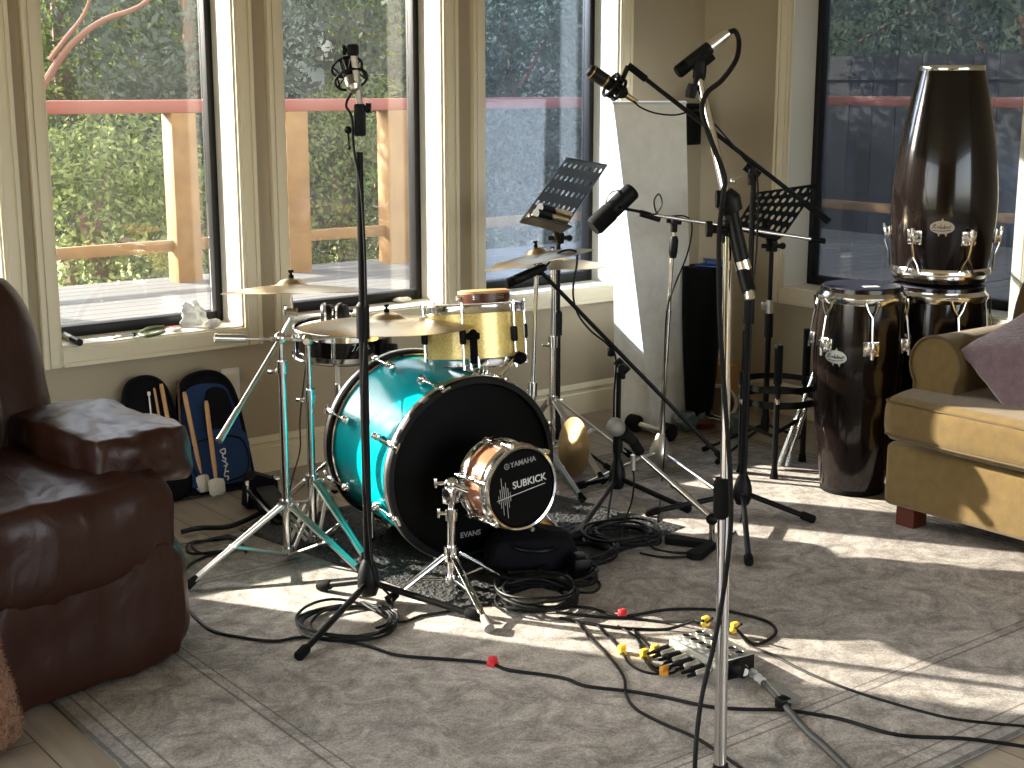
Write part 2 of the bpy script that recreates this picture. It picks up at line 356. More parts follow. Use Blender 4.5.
def casing_profile(b, p0, p1, inw, nrm, w=.066):
    """moulded casing board between two points; inw points to the opening, nrm into the room"""
    for a0, a1, th in ((0, .012, .014), (.012, .044, .020), (.044, .052, .016), (.052, w, .024)):
        q = [p0 + inw*(-a0), p0 + inw*(-a1), p1 + inw*(-a1), p1 + inw*(-a0)]
        b.add(q + [x + nrm*th for x in q], [(0, 1, 2, 3), (4, 7, 6, 5), (0, 4, 5, 1), (1, 5, 6, 2), (2, 6, 7, 3), (3, 7, 4, 0)])
def window(n, a0, a1, P, out, glass, bars=()):
    """P(a, t, z): a along the wall, t outward from the room face"""
    nm = 'window_%d' % n
    z0, z1 = SILL, HEAD
    root = bpy.data.objects.new(nm, None); COL.objects.link(root); root.location = P((a0+a1)/2, 0, z0); struct(root)
    nr = -V(out); al = (P(1, 0, 0) - P(0, 0, 0)).normalized(); zz = V((0, 0, 1))
    b = MB(); w = .066
    casing_profile(b, P(a0, 0, z0-w), P(a0, 0, z1+w), al, nr); casing_profile(b, P(a1, 0, z0-w), P(a1, 0, z1+w), -al, nr)
    casing_profile(b, P(a0, 0, z0), P(a1, 0, z0), zz, nr); casing_profile(b, P(a0, 0, z1), P(a1, 0, z1), -zz, nr)
    b.build('casing', M['trim'], root, smooth=False)
    b = MB(); t = .006
    def slab(p, q):
        lo = V((min(p.x, q.x), min(p.y, q.y), min(p.z, q.z))); hi = V((max(p.x, q.x), max(p.y, q.y), max(p.z, q.z))); return lo, hi
    for p, q in ((P(a0-.001, .001, z0), P(a0+t, WT, z1)), (P(a1-t, .001, z0), P(a1+.001, WT, z1)), (P(a0, .001, z0-.001), P(a1, WT, z0+t)), (P(a0, .001, z1-t), P(a1, WT, z1))):
        b.bb(*slab(p, q))
    b.build('jamb', M['reveal'], root, smooth=False)
    b = MB(); f, i0, i1 = .034, REV, REV+.055
    for p, q in ((P(a0+t, i0, z0+t), P(a0+f, i1, z1-t)), (P(a1-f, i0, z0+t), P(a1-t, i1, z1-t)), (P(a0+f, i0, z0+t), P(a1-f, i1, z0+.045)), (P(a0+f, i0, z1-.045), P(a1-f, i1, z1-t))):
        b.bb(*slab(p, q), .004)
    for a in bars: b.bb(*slab(P(a-.022, i0+.008, z0+.045), P(a+.022, i1, z1-.045)), .004)
    b.build('sash', M['blackframe'], root)
    b = MB(); b.bb(*slab(P(a0+f, REV+.036, z0+.045), P(a1-f, REV+.042, z1-.045))); b.build('pane', glass, root, smooth=False)
    return root
for i, (a0, a1) in enumerate(WINS): window(i+1, a0, a1, lambda a, t, z: V((a, WY+t, z)), (0, 1, 0), M['glass_reflect_tint'] if i == 3 else M['glass'])
window(5, W4[0], W4[1], lambda a, t, z: V((WX+t, a, z)), (1, 0, 0), M['glass_blue'], bars=())
# baseboards
def baseboard(name, p0, p1, nrm):
    b = MB(); al = V(p1)-V(p0); L = al.length; al.normalize()
    prof = [(0, 0), (.016, 0), (.016, .095), (.012, .100), (.012, .112), (.016, .118), (.010, .132), (.006, .14), (0, .14)]
    b.prism(prof, p0, nrm, (0, 0, 1), -L if V(nrm).cross(V((0, 0, 1))).dot(al) < 0 else L); struct(b.build(name, M['trim'], smooth=False))
baseboard('baseboard_left', (X0, WY, 0), (WX, WY, 0), (0, -1, 0))
baseboard('baseboard_right', (WX, WY, 0), (WX, Y0, 0), (-1, 0, 0))
# outlet
o = thing('wall_outlet', 'cream electrical outlet plate low on the wall above the blue stick bag', 'outlet', V((2.36, WY, .36)))
b = MB(); b.box((2.36, WY-.003, .36), (.075, .006, .12), None, .002); b.build('cover_plate', M['outlet'], o)
for dz in (-.022, .022):
    b = MB(); b.box((2.36, WY-.0065, .36+dz), (.034, .003, .030), None, .001); b.build('socket', M['trim'], o)

# rug
b = MB(); b.box((2.70, 2.87, .004), (3.24, 2.44, .008), None, .003)
tag(b.build('area_rug', M['rug'], org=V((2.70, 2.87, 0))), 'large faded grey oriental rug with thin border lines on the wood floor', 'rug')
RZ = .008

# ---------------------------------------------------------------- outside
b = MB(); b.bb((-30, -8, -.9), (45, 60, -.7)); struct(b.build('lawn', M['soil']))
def deck():
    b = MB(); y = WY+WT+.02
    while y < 8.1:
        b.bb((-2, y, .25), (9.3, y+.135, .28)); y += .142
    x = WX+WT+.02
    o = struct(b.build('deck_floor', M['deckboard'], smooth=False))
    b = MB(); y = -3
    while y < WY+WT:
        b.bb((WX+WT+.01, y, .25), (9.3, y+.135, .28)); y += .142
    struct(b.build('deck_floor', M['deckboard'], smooth=False))
    b = MB(); b.bb((-2, WY+WT, -.9), (9.3, 8.2, .245)); b.bb((WX+WT, -3, -.9), (9.3, WY+WT, .245)); struct(b.build('deck_base', M['bark'], smooth=False))
deck()
def railing(name, label, posts, A, B, zc=1.325):
    """posts at fractions between A and B"""
    A, B = V(A), V(B); al = (B-A).normalized(); pr = V((-al.y, al.x, 0)); R = Matrix((al, pr, V((0, 0, 1)))).transposed()
    r = thing(name, label, 'railing', A)
    L = (B-A).length; mid = (A+B)/2
    b = MB(); b.box(mid+V((0, 0, zc)), (L, .15, .075), R, .006); b.build('cap_rail', M['redrail'], r)
    b = MB(); b.box(mid+V((0, 0, .50)), (L, .04, .07), R, .004); b.build('lower_rail', M['post'], r)
    
    for p in posts:
        b = MB(); b.box(A + al*p + V((0, 0, zc/2+.12)), (.16, .14, zc-.30), R, .008); b.build('post', M['post'], r)
RY = 8.0
def railx(px): d = ray(px, 105); t = RY/d.y; return d.x*t
railing('deck_railing', 'deck railing of cedar posts under a red cap rail beyond the window wall', [railx(p)+2 for p in (-150, 178, 291, 392, 620)], (-2, RY, 0), (9.2, RY, 0))
railing('deck_railing', 'red capped deck railing in shade beyond the window behind the congas', [2.0, 4.6, 7.0], (9.2, -2.5, 0), (9.2, RY-.2, 0))

def leaves(b, c, rad, n, size, shell=.55, rnd=random):
    c = V(c)
    for _ in range(n):
        d = V((rnd.gauss(0, 1), rnd.gauss(0, 1), rnd.gauss(0, 1))).normalized(); k = shell + (1-shell)*rnd.random()**.5
        p = c + V((d.x*rad[0], d.y*rad[1], d.z*rad[2]))*k
        x, y, _n = frame((d + V((rnd.gauss(0, .8), rnd.gauss(0, .8), rnd.gauss(0, .8)))).normalized())
        a = rnd.random()*6.28; u = (x*math.cos(a)+y*math.sin(a))*size*rnd.uniform(.7, 1.4); w = (y*math.cos(a)-x*math.sin(a))*size*rnd.uniform(.35, .6)
        b.add([p-u, p+w, p+u, p-w], [(0, 1, 2, 3)])
def tree(name, label, base, trunk_h, blobs, m, cat='tree', size=.07, group=None, bark='bark', tr=.09):
    base = V(base); r = thing(name, label, cat, base, group)
    b = MB()
    for c, rad, n in blobs: leaves(b, c, rad, int(n*3.2), size*.48)
    b.build('foliage', m, r, smooth=False)
    b = MB(); top = base + V((random.uniform(-.3, .3), random.uniform(-.3, .3), trunk_h))
    b.tube(spline([base, lerp(base, top, .5)+V((.1, .05, 0)), top], 5), [tr*(1-.5*i/10) for i in range(11)], 8)
    for c, rad, n in blobs:
        b.tube(spline([lerp(base, top, .6), lerp(top, V(c), .5), V(c)], 4), [.05-.004*i for i in range(9)], 6)
    b.build('trunk', M[bark], r)
def outd(px, Y): d = ray(px, 100); t = Y/d.y; return d.x*t           # X of a pixel column at a given Y
gz = -.7
tree('leafy_shrub', 'sunlit yellow green shrub behind the deck railing, seen through the leftmost clear window', (outd(110, 10.2), 10.2, gz), 1.2,
     [((outd(80, 10), 10., .3), (.8, .7, .9), 1500), ((outd(160, 10.3), 10.3, .1), (.75, .7, .8), 1500), ((outd(120, 10.5), 10.6, .8), (.7, .6, .5), 700)], M['leaf'], 'shrub', .06)
tree('evergreen_tree', 'dark evergreen with bare reddish boughs high in the leftmost clear window', (outd(60, 13.5), 13.5, gz), 3.2,
     [((outd(60, 13.5), 13.5, 2.3), (1.6, 1.2, 1.3), 2600), ((outd(170, 14), 14, 2.2), (1.5, 1.2, 1.3), 2400), ((outd(120, 14.5), 14.5, .9), (2.0, 1., 1.1), 1800)], M['leafdark'], size=.09, bark='redbark')
tree('leafy_shrub', 'dense green shrub behind the deck posts in the middle window', (outd(340, 10.8), 10.8, gz), 1.4,
     [((outd(335, 10.8), 10.8, .4), (.8, .7, 1.0), 2200), ((outd(375, 11), 11.2, .9), (.6, .6, .7), 1200), ((outd(300, 11.3), 11.3, .2), (.7, .6, .8), 1000)], M['leaf'], 'shrub', .06)
tree('evergreen_tree', 'tall mid green tree rising above the rail in the middle window', (outd(380, 14), 14, gz), 3.0,
     [((outd(385, 14), 14, 2.2), (1.2, 1.1, 1.3), 2400), ((outd(330, 15.5), 15.5, 1.9), (1.4, 1., 1.5), 2000)], M['leafdark'], size=.085)
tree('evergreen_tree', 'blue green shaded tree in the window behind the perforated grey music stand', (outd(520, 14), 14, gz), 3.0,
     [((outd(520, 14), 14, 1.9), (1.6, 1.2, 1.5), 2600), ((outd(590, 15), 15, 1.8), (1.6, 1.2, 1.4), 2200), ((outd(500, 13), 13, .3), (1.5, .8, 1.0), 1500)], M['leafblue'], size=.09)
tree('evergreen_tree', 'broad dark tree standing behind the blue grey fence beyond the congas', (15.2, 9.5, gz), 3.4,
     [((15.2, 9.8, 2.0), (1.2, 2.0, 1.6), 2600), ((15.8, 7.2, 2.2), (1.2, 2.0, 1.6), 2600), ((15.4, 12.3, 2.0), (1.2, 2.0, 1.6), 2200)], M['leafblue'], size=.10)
def bigtree(label, base, r, h):
    tree('evergreen_tree', label, base, h*.7, [((base[0]+random.uniform(-.5, .5), base[1], base[2]+h*.45), (r, r*.8, h*.42), 2600)], M['leafdark'], size=.16)
for k, px in enumerate((130, 260, 430, 560)):
    bigtree(('far dark conifer seen in the middle of the leftmost clear window', 'far conifer by the left post of the middle window', 'far conifer at the right side of the middle window',
             'far conifer in the window behind the cymbals')[k], (outd(px, 21), 21+random.random()*2, gz), 2.6, 5.8)
for k, (x, y) in enumerate(((3.2, 12.0), (5.6, 11.6), (8.0, 11.8), (10.4, 11.0))):  # row of conifers added to shade the deck past the right wall
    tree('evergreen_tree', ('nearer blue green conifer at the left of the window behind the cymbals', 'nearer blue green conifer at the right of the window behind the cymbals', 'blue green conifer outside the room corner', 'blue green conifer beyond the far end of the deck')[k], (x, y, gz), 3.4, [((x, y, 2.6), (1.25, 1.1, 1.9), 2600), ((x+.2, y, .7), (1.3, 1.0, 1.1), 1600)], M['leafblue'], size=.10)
def hill():
    b = MB()
    def f(u, v):
        a = math.radians(lerp(150, -40, u)); r = lerp(26, 40, v); z = gz + (v**.7)*8.5 + noise.noise(V((u*14, v*5, 0)))*1.6*min(1, v*4) + noise.noise(V((u*50, v*18, 3)))*.8*min(1, v*4)
        return V((2 + math.cos(a)*r, math.sin(a)*r, z))
    b.grid(f, 140, 26); struct(b.build('hillside', mat('wooded hillside', (.020, .032, .016), .95, var=(1.3, (.06, .085, .035)))))
hill()
_ev = [o for o in bpy.data.objects if o.name == 'evergreen_tree'][0]
for pts, r0 in (([(40, 92), (58, 62), (76, 40), (104, 20), (140, 6), (170, -20)], .026), ([(50, 60), (66, 38), (84, 14), (96, -20)], .018)):
    S = spline([at(px, py, 9.0) for px, py in pts], 6); b = MB(); b.tube(S, [r0*(1-.6*i/len(S)) for i in range(len(S))], 8); b.build('bough', M['redbark'], _ev)
# neighbour's shed with a meter box
o = thing('garden_shed', 'pale grey shed wall with a small meter box in the middle window', 'shed', (outd(295, 12), 12, gz))
b = MB(); cx = outd(325, 12); b.bb((cx-.95, 12, gz), (cx, 13, 3.4)); b.build('shed_wall', M['siding'], o, smooth=False)
b = MB(); b.bb((cx-1.1, 11.7, 3.4), (cx+.15, 13.2, 3.55)); b.build('roof', M['bark'], o, smooth=False)
b = MB(); zc = zat(51, dist(V((cx, 12, 0)))); b.box((cx-.03, 11.94, zc), (.15, .12, .19), None, .015); b.build('meter_box', M['outlet'], o)
o = thing('board_fence', 'tall blue grey board fence beyond the deck, seen behind the congas', 'fence', (12.4, 2, gz))
b = MB(); y = -2.0
while y < 16: b.bb((12.4, y, gz), (12.43, y+.29, 1.75)); y += .30
b.build('boards', M['navyfence'], o, smooth=False)
for z in (.2, 1.5):
    b = MB(); b.bb((12.36, -2, z), (12.4, 16, z+.09)); b.build('cross_rail', M['navyfence'], o, smooth=False)
# ---------------------------------------------------------------- drum mat
mp = [g(238, 530, RZ), g(470, 612, RZ), g(686, 527, RZ), g(480, 476, RZ)]
b = MB(); c = sum(mp, V())/4
mc = [V((p.x, p.y, 0)) for p in mp]
def matpt(u, v):
    return lerp(lerp(mc[0], mc[1], u), lerp(mc[3], mc[2], u), v)
NU, NV = 64, 64
b.prism([(0, 0)], (0, 0, 0), (1, 0, 0), (0, 1, 0), 0) if False else None
top = [[matpt(i/NU, j/NV) + V((0, 0, RZ + (.004 if 0 < i < NU and 0 < j < NV else .001) + (.006 if (i % 2 and j % 2 and 1 < i < NU-1 and 1 < j < NV-1) else 0))) for j in range(NV+1)] for i in range(NU+1)]
b.add([p for r in top for p in r], [(i*(NV+1)+j, (i+1)*(NV+1)+j, (i+1)*(NV+1)+j+1, i*(NV+1)+j+1) for i in range(NU) for j in range(NV)])
b.add([matpt(u, v)+V((0, 0, RZ+.0005)) for u, v in ((0, 0), (0, 1), (1, 1), (1, 0))], [(0, 1, 2, 3)])
tag(b.build('drum_mat', M['mat'], org=V((c.x, c.y, 0)), angle=60), 'black studded rubber mat under the drum kit', 'mat')
MZ = RZ + .006

# ---------------------------------------------------------------- generic drum pieces
def hoop_mb(o, ax, r, w, th, seg=72):
    b = MB(); b.lathe([(r-th, 0), (r, 0), (r+.003, w*.15), (r+.003, w*.85), (r, w), (r-th, w), (r-th, 0)], o, ax, seg); return b
def lug_dirs(ax, n, a0=0.):
    x, y, d = frame(ax)
    return [x*math.cos(2*math.pi*(k+a0)/n) + y*math.sin(2*math.pi*(k+a0)/n) for k in range(n)]

# ---------------------------------------------------------------- bass drum
fc = at(472, 467, 4.17); fc.z = RZ+.006+.292
ax = camdir(-31); ax.z = .03; ax.normalize()          # front to back
DEP, R = .45, .272
bd = thing('bass_drum', 'teal lacquered bass drum with a plain black front head', 'bass drum', V((fc.x, fc.y, 0))+ax*.2)
b = MB(); b.lathe([(R, .0), (R, DEP)], fc, ax, 96); b.build('shell', M['teal'], bd)
b = MB(); b.lathe([(0, -.002), (R*.6, -.002), (R-.012, .0), (R-.006, .004)], fc, ax, 96); hd = b.build('front_head', M['head_black'], bd)
b = MB(); b.lathe([(0, DEP+.002), (R-.006, DEP)], fc, ax, 96); b.build('rear_head', M['white'], bd)
for k, nm in ((-.012, 'front_hoop'), (DEP-.028, 'rear_hoop')):
    b = hoop_mb(fc+ax*k, ax, R+.014, .040, .016, 96); b.build(nm, M['blackplastic'], bd)
    b = MB(); b.lathe([(R+.0175, .010), (R+.019, .012), (R+.019, .026), (R+.0175, .028)], fc+ax*k, ax, 96); b.build('hoop_inlay', M['satin'], bd)
    b = MB(); b.lathe([(R+.004, .040), (R+.008, .042), (R+.008, .050), (R+.002, .052)] if k < 0 else [(R+.004, -.012), (R+.008, -.010), (R+.008, -.002), (R+.002, 0)], fc+ax*k, ax, 96); b.build('metal_flange', M['chrome'], bd)
for d in lug_dirs(ax, 8, .5):
    for s, e in ((.0, .115), (DEP, DEP-.115)):
        sg = 1 if e > s else -1
        p = fc + d*(R+.018)
        b = MB(); b.box(fc+d*(R+.012)+ax*(e), (.022, .024, .036), Matrix((d, ax.cross(d), ax)).transposed(), .006); b.ball(fc+d*(R+.022)+ax*e, .011, 12)
        lg = b.build('lug', M['chrome'], bd)
        b = MB(); b.cyl(p+ax*(s-.03*sg), p+ax*e, .0034, seg=8); b.build('tension_rod', M['chrome'], lg)
        b = MB(); b.box(fc+d*(R+.021)+ax*(s+.008*sg), (.014, .02, .042), Matrix((d, ax.cross(d), ax)).transposed(), .005)
        b.tube([p+ax*(s-.035*sg)-ax.cross(d)*.016, p+ax*(s-.035*sg)+ax.cross(d)*.016], .0045, 8); b.build('claw', M['chrome'], lg)
# tom mount on top, spur legs
x_, y_, _ = frame(ax); side = RX
for px, py, fx, fy, D in ((372, 470, 372, 528, 4.42), (545, 512, 574, 556, 4.30)):
    p0, p1 = at(px, py, D), at(fx, fy, D-.06); p1.z = MZ+.012
    b = MB(); b.cyl(p0, p1, .0075, seg=12); sp = b.build('spur_leg', M['chrome'], bd)
    b = MB(); b.cyl(p1, p1+(p1-p0).normalized()*.012, .0095, .004, 12); b.build('rubber_tip', M['rubber'], sp)
    if px > 500: b = MB(); b.tube([at(540, 521, D), at(549, 530, D)], .016, 10); b.build('orange_tape', M['orange'], sp)
    else:
        b = MB(); b.box(p0, (.03, .05, .06), None, .008); b.build('spur_bracket', M['chrome'], sp)
up = ax.cross(camdir(0).cross(V((0, 0, 1)))); 
hx = -ax.cross(V((0, 0, 1))).normalized(); hx = hx if hx.dot(RX) > 0 else -hx; hy = hx.cross(-ax).normalized(); hy = hy if hy.z > 0 else -hy
text('maker_lettering', 'EVANS', fc - ax*.0035 - hx*.005 - hy*.205, hx, hy, .024, M['grey_letter'], hd)

# ---------------------------------------------------------------- copper sub drum on its stand
sf = at(521, 488, 3.92); sax = camdir(-36); sax.z = -.03; sax.normalize(); SR, SD = .122, .135
sub = thing('copper_drum', 'small copper shelled drum with a printed black head, held in front of the bass drum', 'drum', sf + sax*.06)
b = MB(); b.lathe([(SR-.006, .012), (SR-.006, SD-.012)], sf, sax, 64); b.build('shell', M['copper'], sub)
b = MB(); b.lathe([(0, -.001), (SR-.012, -.001), (SR-.004, .006)], sf, sax, 64); sh = b.build('front_head', M['head_black'], sub)
b = MB(); b.lathe([(0, SD+.001), (SR-.004, SD-.004)], sf, sax, 64); b.build('rear_head', M['head_black'], sub)
for k, s, nm in ((0, 1, 'front_rim'), (SD, -1, 'rear_rim')):
    b = MB(); b.lathe([(SR-.006, -.006*s), (SR, -.008*s), (SR+.004, -.004*s), (SR+.001, .006*s), (SR+.001, .022*s), (SR+.006, .026*s), (SR+.004, .030*s), (SR-.003, .030*s)], sf+sax*k, sax, 64); b.build(nm, M['chrome'], sub)
for d in lug_dirs(sax, 6, .25):
    b = MB(); b.box(sf+d*(SR+.004)+sax*(SD/2), (.02, .016, .055), Matrix((d, sax.cross(d), sax)).transposed(), .006); lg = b.build('lug', M['chrome'], sub)
    b = MB(); b.cyl(sf+d*(SR+.010)+sax*(-.004), sf+d*(SR+.010)+sax*(SD+.004), .0035, seg=8); b.cyl(sf+d*(SR+.010)+sax*(-.008), sf+d*(SR+.010)+sax*.012, .007, seg=8); b.cyl(sf+d*(SR+.010)+sax*(SD-.012), sf+d*(SR+.010)+sax*(SD+.006), .007, seg=8); b.build('tension_rod', M['chrome'], lg)
sx = -sax.cross(V((0, 0, 1))).normalized(); sx = sx if sx.dot(RX) > 0 else -sx
sy = sx.cross(-sax).normalized(); sy = sy if sy.z > 0 else -sy
rr = math.radians(5); tx = sx*math.cos(rr) + sy*math.sin(rr); ty = sy*math.cos(rr) - sx*math.sin(rr); so_ = sf - sax*.0022
text('head_lettering', 'YAMAHA', so_ + tx*.014 + ty*.075, tx, ty, .022, M['grey_letter'], sh)
b = MB()
cg = so_ + tx*-.044 + ty*.075
b.tube([cg + (tx*math.cos(a)+ty*math.sin(a))*.008 for a in [2*math.pi*k/20 for k in range(20)]], .0010, 6, closed=True)
for k in range(3):
    a = math.pi/2 + k*2*math.pi/3; b.tube([cg, cg+(tx*math.cos(a)+ty*math.sin(a))*.0075], .0009, 6)
b.build('roundel_mark', M['grey_letter'], sh)
text('head_lettering', 'SUBKICK', so_ + tx*.030 + ty*.013, tx, ty, .030, M['white'], sh)
b = MB()
def bar(u0, v0, u1, v1, w): b.tube([so_ + tx*u0 + ty*v0, so_ + tx*u1 + ty*v1], w, 6)
bar(-.088, -.018, .084, -.006, .0011)
for u, v0, v1 in ((-.066, -.026, -.004), (-.061, -.042, .014), (-.056, -.064, .046), (-.051, -.036, .020), (-.046, -.076, .030), (-.041, -.046, .012), (-.036, -.028, -.002)): bar(u*1.35+.008, v0, u*1.35+.008, v1, .0007)
b.build('waveform_mark', M['white'], sh)

sb = g(452, 588, RZ); sub_st = thing('drum_stand', 'short chrome tripod stand clamped to the side of the copper drum', 'drum stand', sb)
z0 = RZ; hub = V((sb.x, sb.y, z0+.105))
b = MB(); b.cyl(V((sb.x, sb.y, z0+.015)), above(sb, 512), .0135); b.cyl(above(sb, 520), above(sb, 508), .019); b.build('lower_tube', M['chrome'], sub_st)
b = MB(); b.cyl(above(sb, 512), above(sb, 486), .010); b.build('upper_tube', M['chrome'], sub_st)
b = MB(); b.box(above(sb, 495), (.045, .04, .05), Matrix.Rotation(.4, 3, 'Z'), .008); b.ball(above(sb, 484), .022, 12); b.cyl(above(sb, 484), sf+sax*(SD/2)-sx*(SR+.008), .010); b.build('tilter_clamp', M['chrome'], sub_st)
for px, py in ((446, 483), (449, 513)):
    p = at(px, py, dist(sb)-.01); b = MB(); b.box(p-RX*.018, (.034, .010, .012), Matrix.Rotation(YAW, 3, 'Z'), .004); b.box(p-RX*.030, (.01, .01, .03), Matrix.Rotation(YAW, 3, 'Z'), .004); b.build('wing_nut', M['chrome'], sub_st)
for fx, fy in ((389, 600), (489, 628), (505, 578)):
    ft = g(fx, fy, RZ+.014); d = (V((ft.x, ft.y, 0))-V((sb.x, sb.y, 0))).normalized(); pv = hub + d*.025; w = V((-d.y, d.x, 0))
    b = MB()
    for s in (-.008, .008): b.tube([pv+w*s, lerp(pv, ft, .93)+w*s*.5], .0045, 8)
    lg = b.build('leg', M['chrome'], sub_st)
    b = MB(); b.tube([V((sb.x, sb.y, z0+.03))+d*.015, lerp(pv, ft, .55)], .004, 8); b.build('brace', M['chrome'], lg)
    b = MB(); e = lerp(pv, ft, .86); q = (ft-pv).normalized(); b.cyl(e, ft+q*.004, .011, .015, 14); b.build('rubber_foot', M['rubber'] if fx != 489 else M['grey_grille'], lg)
b = MB(); b.cyl(hub-V((0, 0, .02)), hub+V((0, 0, .025)), .023); b.build('leg_collar', M['chrome'], sub_st)
b = MB(); b.cyl(V((sb.x, sb.y, z0+.02)), V((sb.x, sb.y, z0+.04)), .020); b.build('brace_collar', M['chrome'], sub_st)

# ---------------------------------------------------------------- gold tom
tc_ = at(475, 334, 4.50); tax = (V((0, 0, 1)) + FW*.13 - RX*.05).normalized(); TR, TD = .160, .175
t0 = tc_ - tax*TD/2
tom = thing('tom_drum', 'gold sparkle rack tom mounted above the bass drum', 'tom drum', t0)
b = MB(); b.lathe([(TR, .0), (TR, TD)], t0, tax, 72); b.build('shell', M['gold'], tom)
b = MB(); b.lathe([(TR-.004, TD-.004), (TR-.010, TD+.003), (0, TD+.003)], t0, tax, 72); b.build('top_head', M['fabric_white'], tom)
b = MB(); b.lathe([(0, -.003), (TR-.010, -.003), (TR-.004, .004)], t0, tax, 72); b.build('bottom_head', M['white'], tom)
for k, s, nm in ((TD, 1, 'top_rim'), (0, -1, 'bottom_rim')):
    b = MB(); b.lathe([(TR-.002, -.016*s), (TR+.007, -.017*s), (TR+.005, -.012*s), (TR+.004, .006*s), (TR+.009, .009*s), (TR+.008, .012*s), (TR+.001, .011*s), (TR+.001, -.014*s)], t0+tax*k, tax, 72); b.build(nm, M['chrome'], tom)
for i, d in enumerate(lug_dirs(tax, 6, .18)):
    b = MB(); b.box(t0+d*(TR+.009)+tax*(TD/2), (.020, .020, .050), Matrix((d, tax.cross(d), tax)).transposed(), .008); lg = b.build('lug', M['darkwood'] if False else M['blackplastic'], tom)
    b = MB(); b.cyl(t0+d*(TR+.010)+tax*(-.012), t0+d*(TR+.010)+tax*(TD+.012), .0032, seg=8); b.cyl(t0+d*(TR+.010)+tax*(TD+.006), t0+d*(TR+.010)+tax*(TD+.018), .006, seg=8); b.cyl(t0+d*(TR+.010)+tax*(-.016), t0+d*(TR+.010)+tax*(-.004), .006, seg=8); b.build('tension_rod', M['chrome'], lg)
fd = -FW; fd = (fd - tax*fd.dot(tax)).normalized()
b = MB(); b.cyl(t0+fd*(TR-.002)+tax*(TD*.55), t0+fd*(TR+.003)+tax*(TD*.55), .013, seg=20); b.cyl(t0+fd*(TR+.002)+tax*(TD*.55), t0+fd*(TR+.0045)+tax*(TD*.55), .008, seg=16); b.build('air_vent_badge', M['head_black'], tom)
b = MB(); b.box(t0+fd*(TR+.010)+tax*.045, (.024, .022, .085), Matrix((fd.cross(tax), fd, tax)).transposed(), .004); b.box(t0+fd*(TR+.010)+tax*.088, (.042, .026, .022), Matrix((fd.cross(tax), fd, tax)).transposed(), .006); br = b.build('mount_bracket', M['head_black'], tom)
for s in (-1, 1):
    b = MB(); p = t0 + fd*(TR+.010) + tax*.0 + fd.cross(tax)*s*.008
    b.tube(spline([p+tax*.03, p-tax*.02, p-tax*.035+RX*s*.07-V((0, 0, .008)), at(446 if s < 0 else 520, 374 if s < 0 else 352, 4.38)], 6), .006, 8); b.build('mount_arm', M['chrome'], tom)
b = MB(); b.box(at(447, 372, 4.36), (.026, .05, .05), Matrix.Rotation(.7, 3, 'Y'), .008); b.build('mount_clamp', M['chrome'], tom)
b = MB(); b.ball(at(520, 358, 4.36), .022, 12, (1, 1, .9)); b.build('wing_knob', M['head_black'], tom)

# small frame drum on the tom
tc2 = t0 + tax*(TD+.016) + RX*.035 - FW*.02
fdm = thing('frame_drum', 'small tan frame drum with brown rim and jingles lying on the gold tom', 'frame drum', tc2)
b = MB(); b.lathe([(.072, 0), (.082, 0), (.084, .02), (.082, .038), (.072, .038)], tc2, tax, 40); b.build('frame', M['darkwood'], fdm)
b = MB(); b.lathe([(.083, .030), (.084, .038), (.070, .043), (0, .043)], tc2, tax, 40); b.build('skin', M['stick'], fdm)
for d in lug_dirs(tax, 7):
    b = MB()
    for k in (-.004, .001, .006): b.cyl(tc2+d*.084+tax*(.017+k), tc2+d*.084+tax*(.019+k), .014, .012, 14)
    b.build('jingle', M['satin'], fdm)

# ---------------------------------------------------------------- snare / pad drum on the left with its stand
sc0 = at(343, 340, 4.74); sax_ = (V((0, 0, 1)) + RX*.02 + FW*.0 - FW*.05).normalized(); NR, ND = .163, .080
n0 = sc0 - sax_*ND/2
sn = thing('snare_drum', 'shallow black snare drum with a silver script mark left of the bass drum', 'snare drum', n0)
b = MB(); b.lathe([(NR, 0), (NR, ND)], n0, sax_, 64); shl = b.build('shell', M['conga'], sn)
b = MB(); b.lathe([(NR-.003, ND), (NR-.010, ND+.003), (0, ND+.003)], n0, sax_, 64); b.build('top_head', M['fabric_white'], sn)
b = MB(); b.lathe([(0, -.003), (NR-.010, -.003), (NR-.003, 0)], n0, sax_, 64); b.build('bottom_head', M['head_black'], sn)
for k, s, nm in ((ND, 1, 'top_rim'), (0, -1, 'bottom_rim')):
    b = MB(); b.lathe([(NR, -.012*s), (NR+.006, -.013*s), (NR+.004, .004*s), (NR+.009, .008*s), (NR+.007, .011*s), (NR, .009*s)], n0+sax_*k, sax_, 64); b.build(nm, M['chrome'], sn)
for d in lug_dirs(sax_, 6, .3):
    b = MB(); b.cyl(n0+d*(NR+.006)+sax_*.012, n0+d*(NR+.006)+sax_*(ND-.012), .008, seg=10); b.cyl(n0+d*(NR+.008)-sax_*.012, n0+d*(NR+.008)+sax_*(ND+.012), .003, seg=8); b.build('lug', M['chrome'], sn)
kd = (RX*.80 - FW*.55).normalized()
b = MB(); p = n0 + kd*(NR+.012) + sax_*ND*.45; b.box(p, (.03, .022, .05), Matrix((kd.cross(sax_), kd, sax_)).transposed(), .006); b.cyl(p+kd*.01+RX*.01, p+kd*.03+RX*.02, .013, seg=12); b.build('strainer', M['blackplastic'], sn)
md = (RX*.46 - FW*.85).normalized(); mx_ = sax_.cross(md).normalized(); mx_ = mx_ if mx_.dot(RX) > 0 else -mx_
b = MB(); mo = n0 + md*(NR+.002) + sax_*ND*.5
def curved(u, v):       # a point on the shell near the mark
    a = u/NR; d = md*math.cos(a) + mx_*math.sin(a); return n0 + d*(NR+.0015) + sax_*(ND*.5+v)
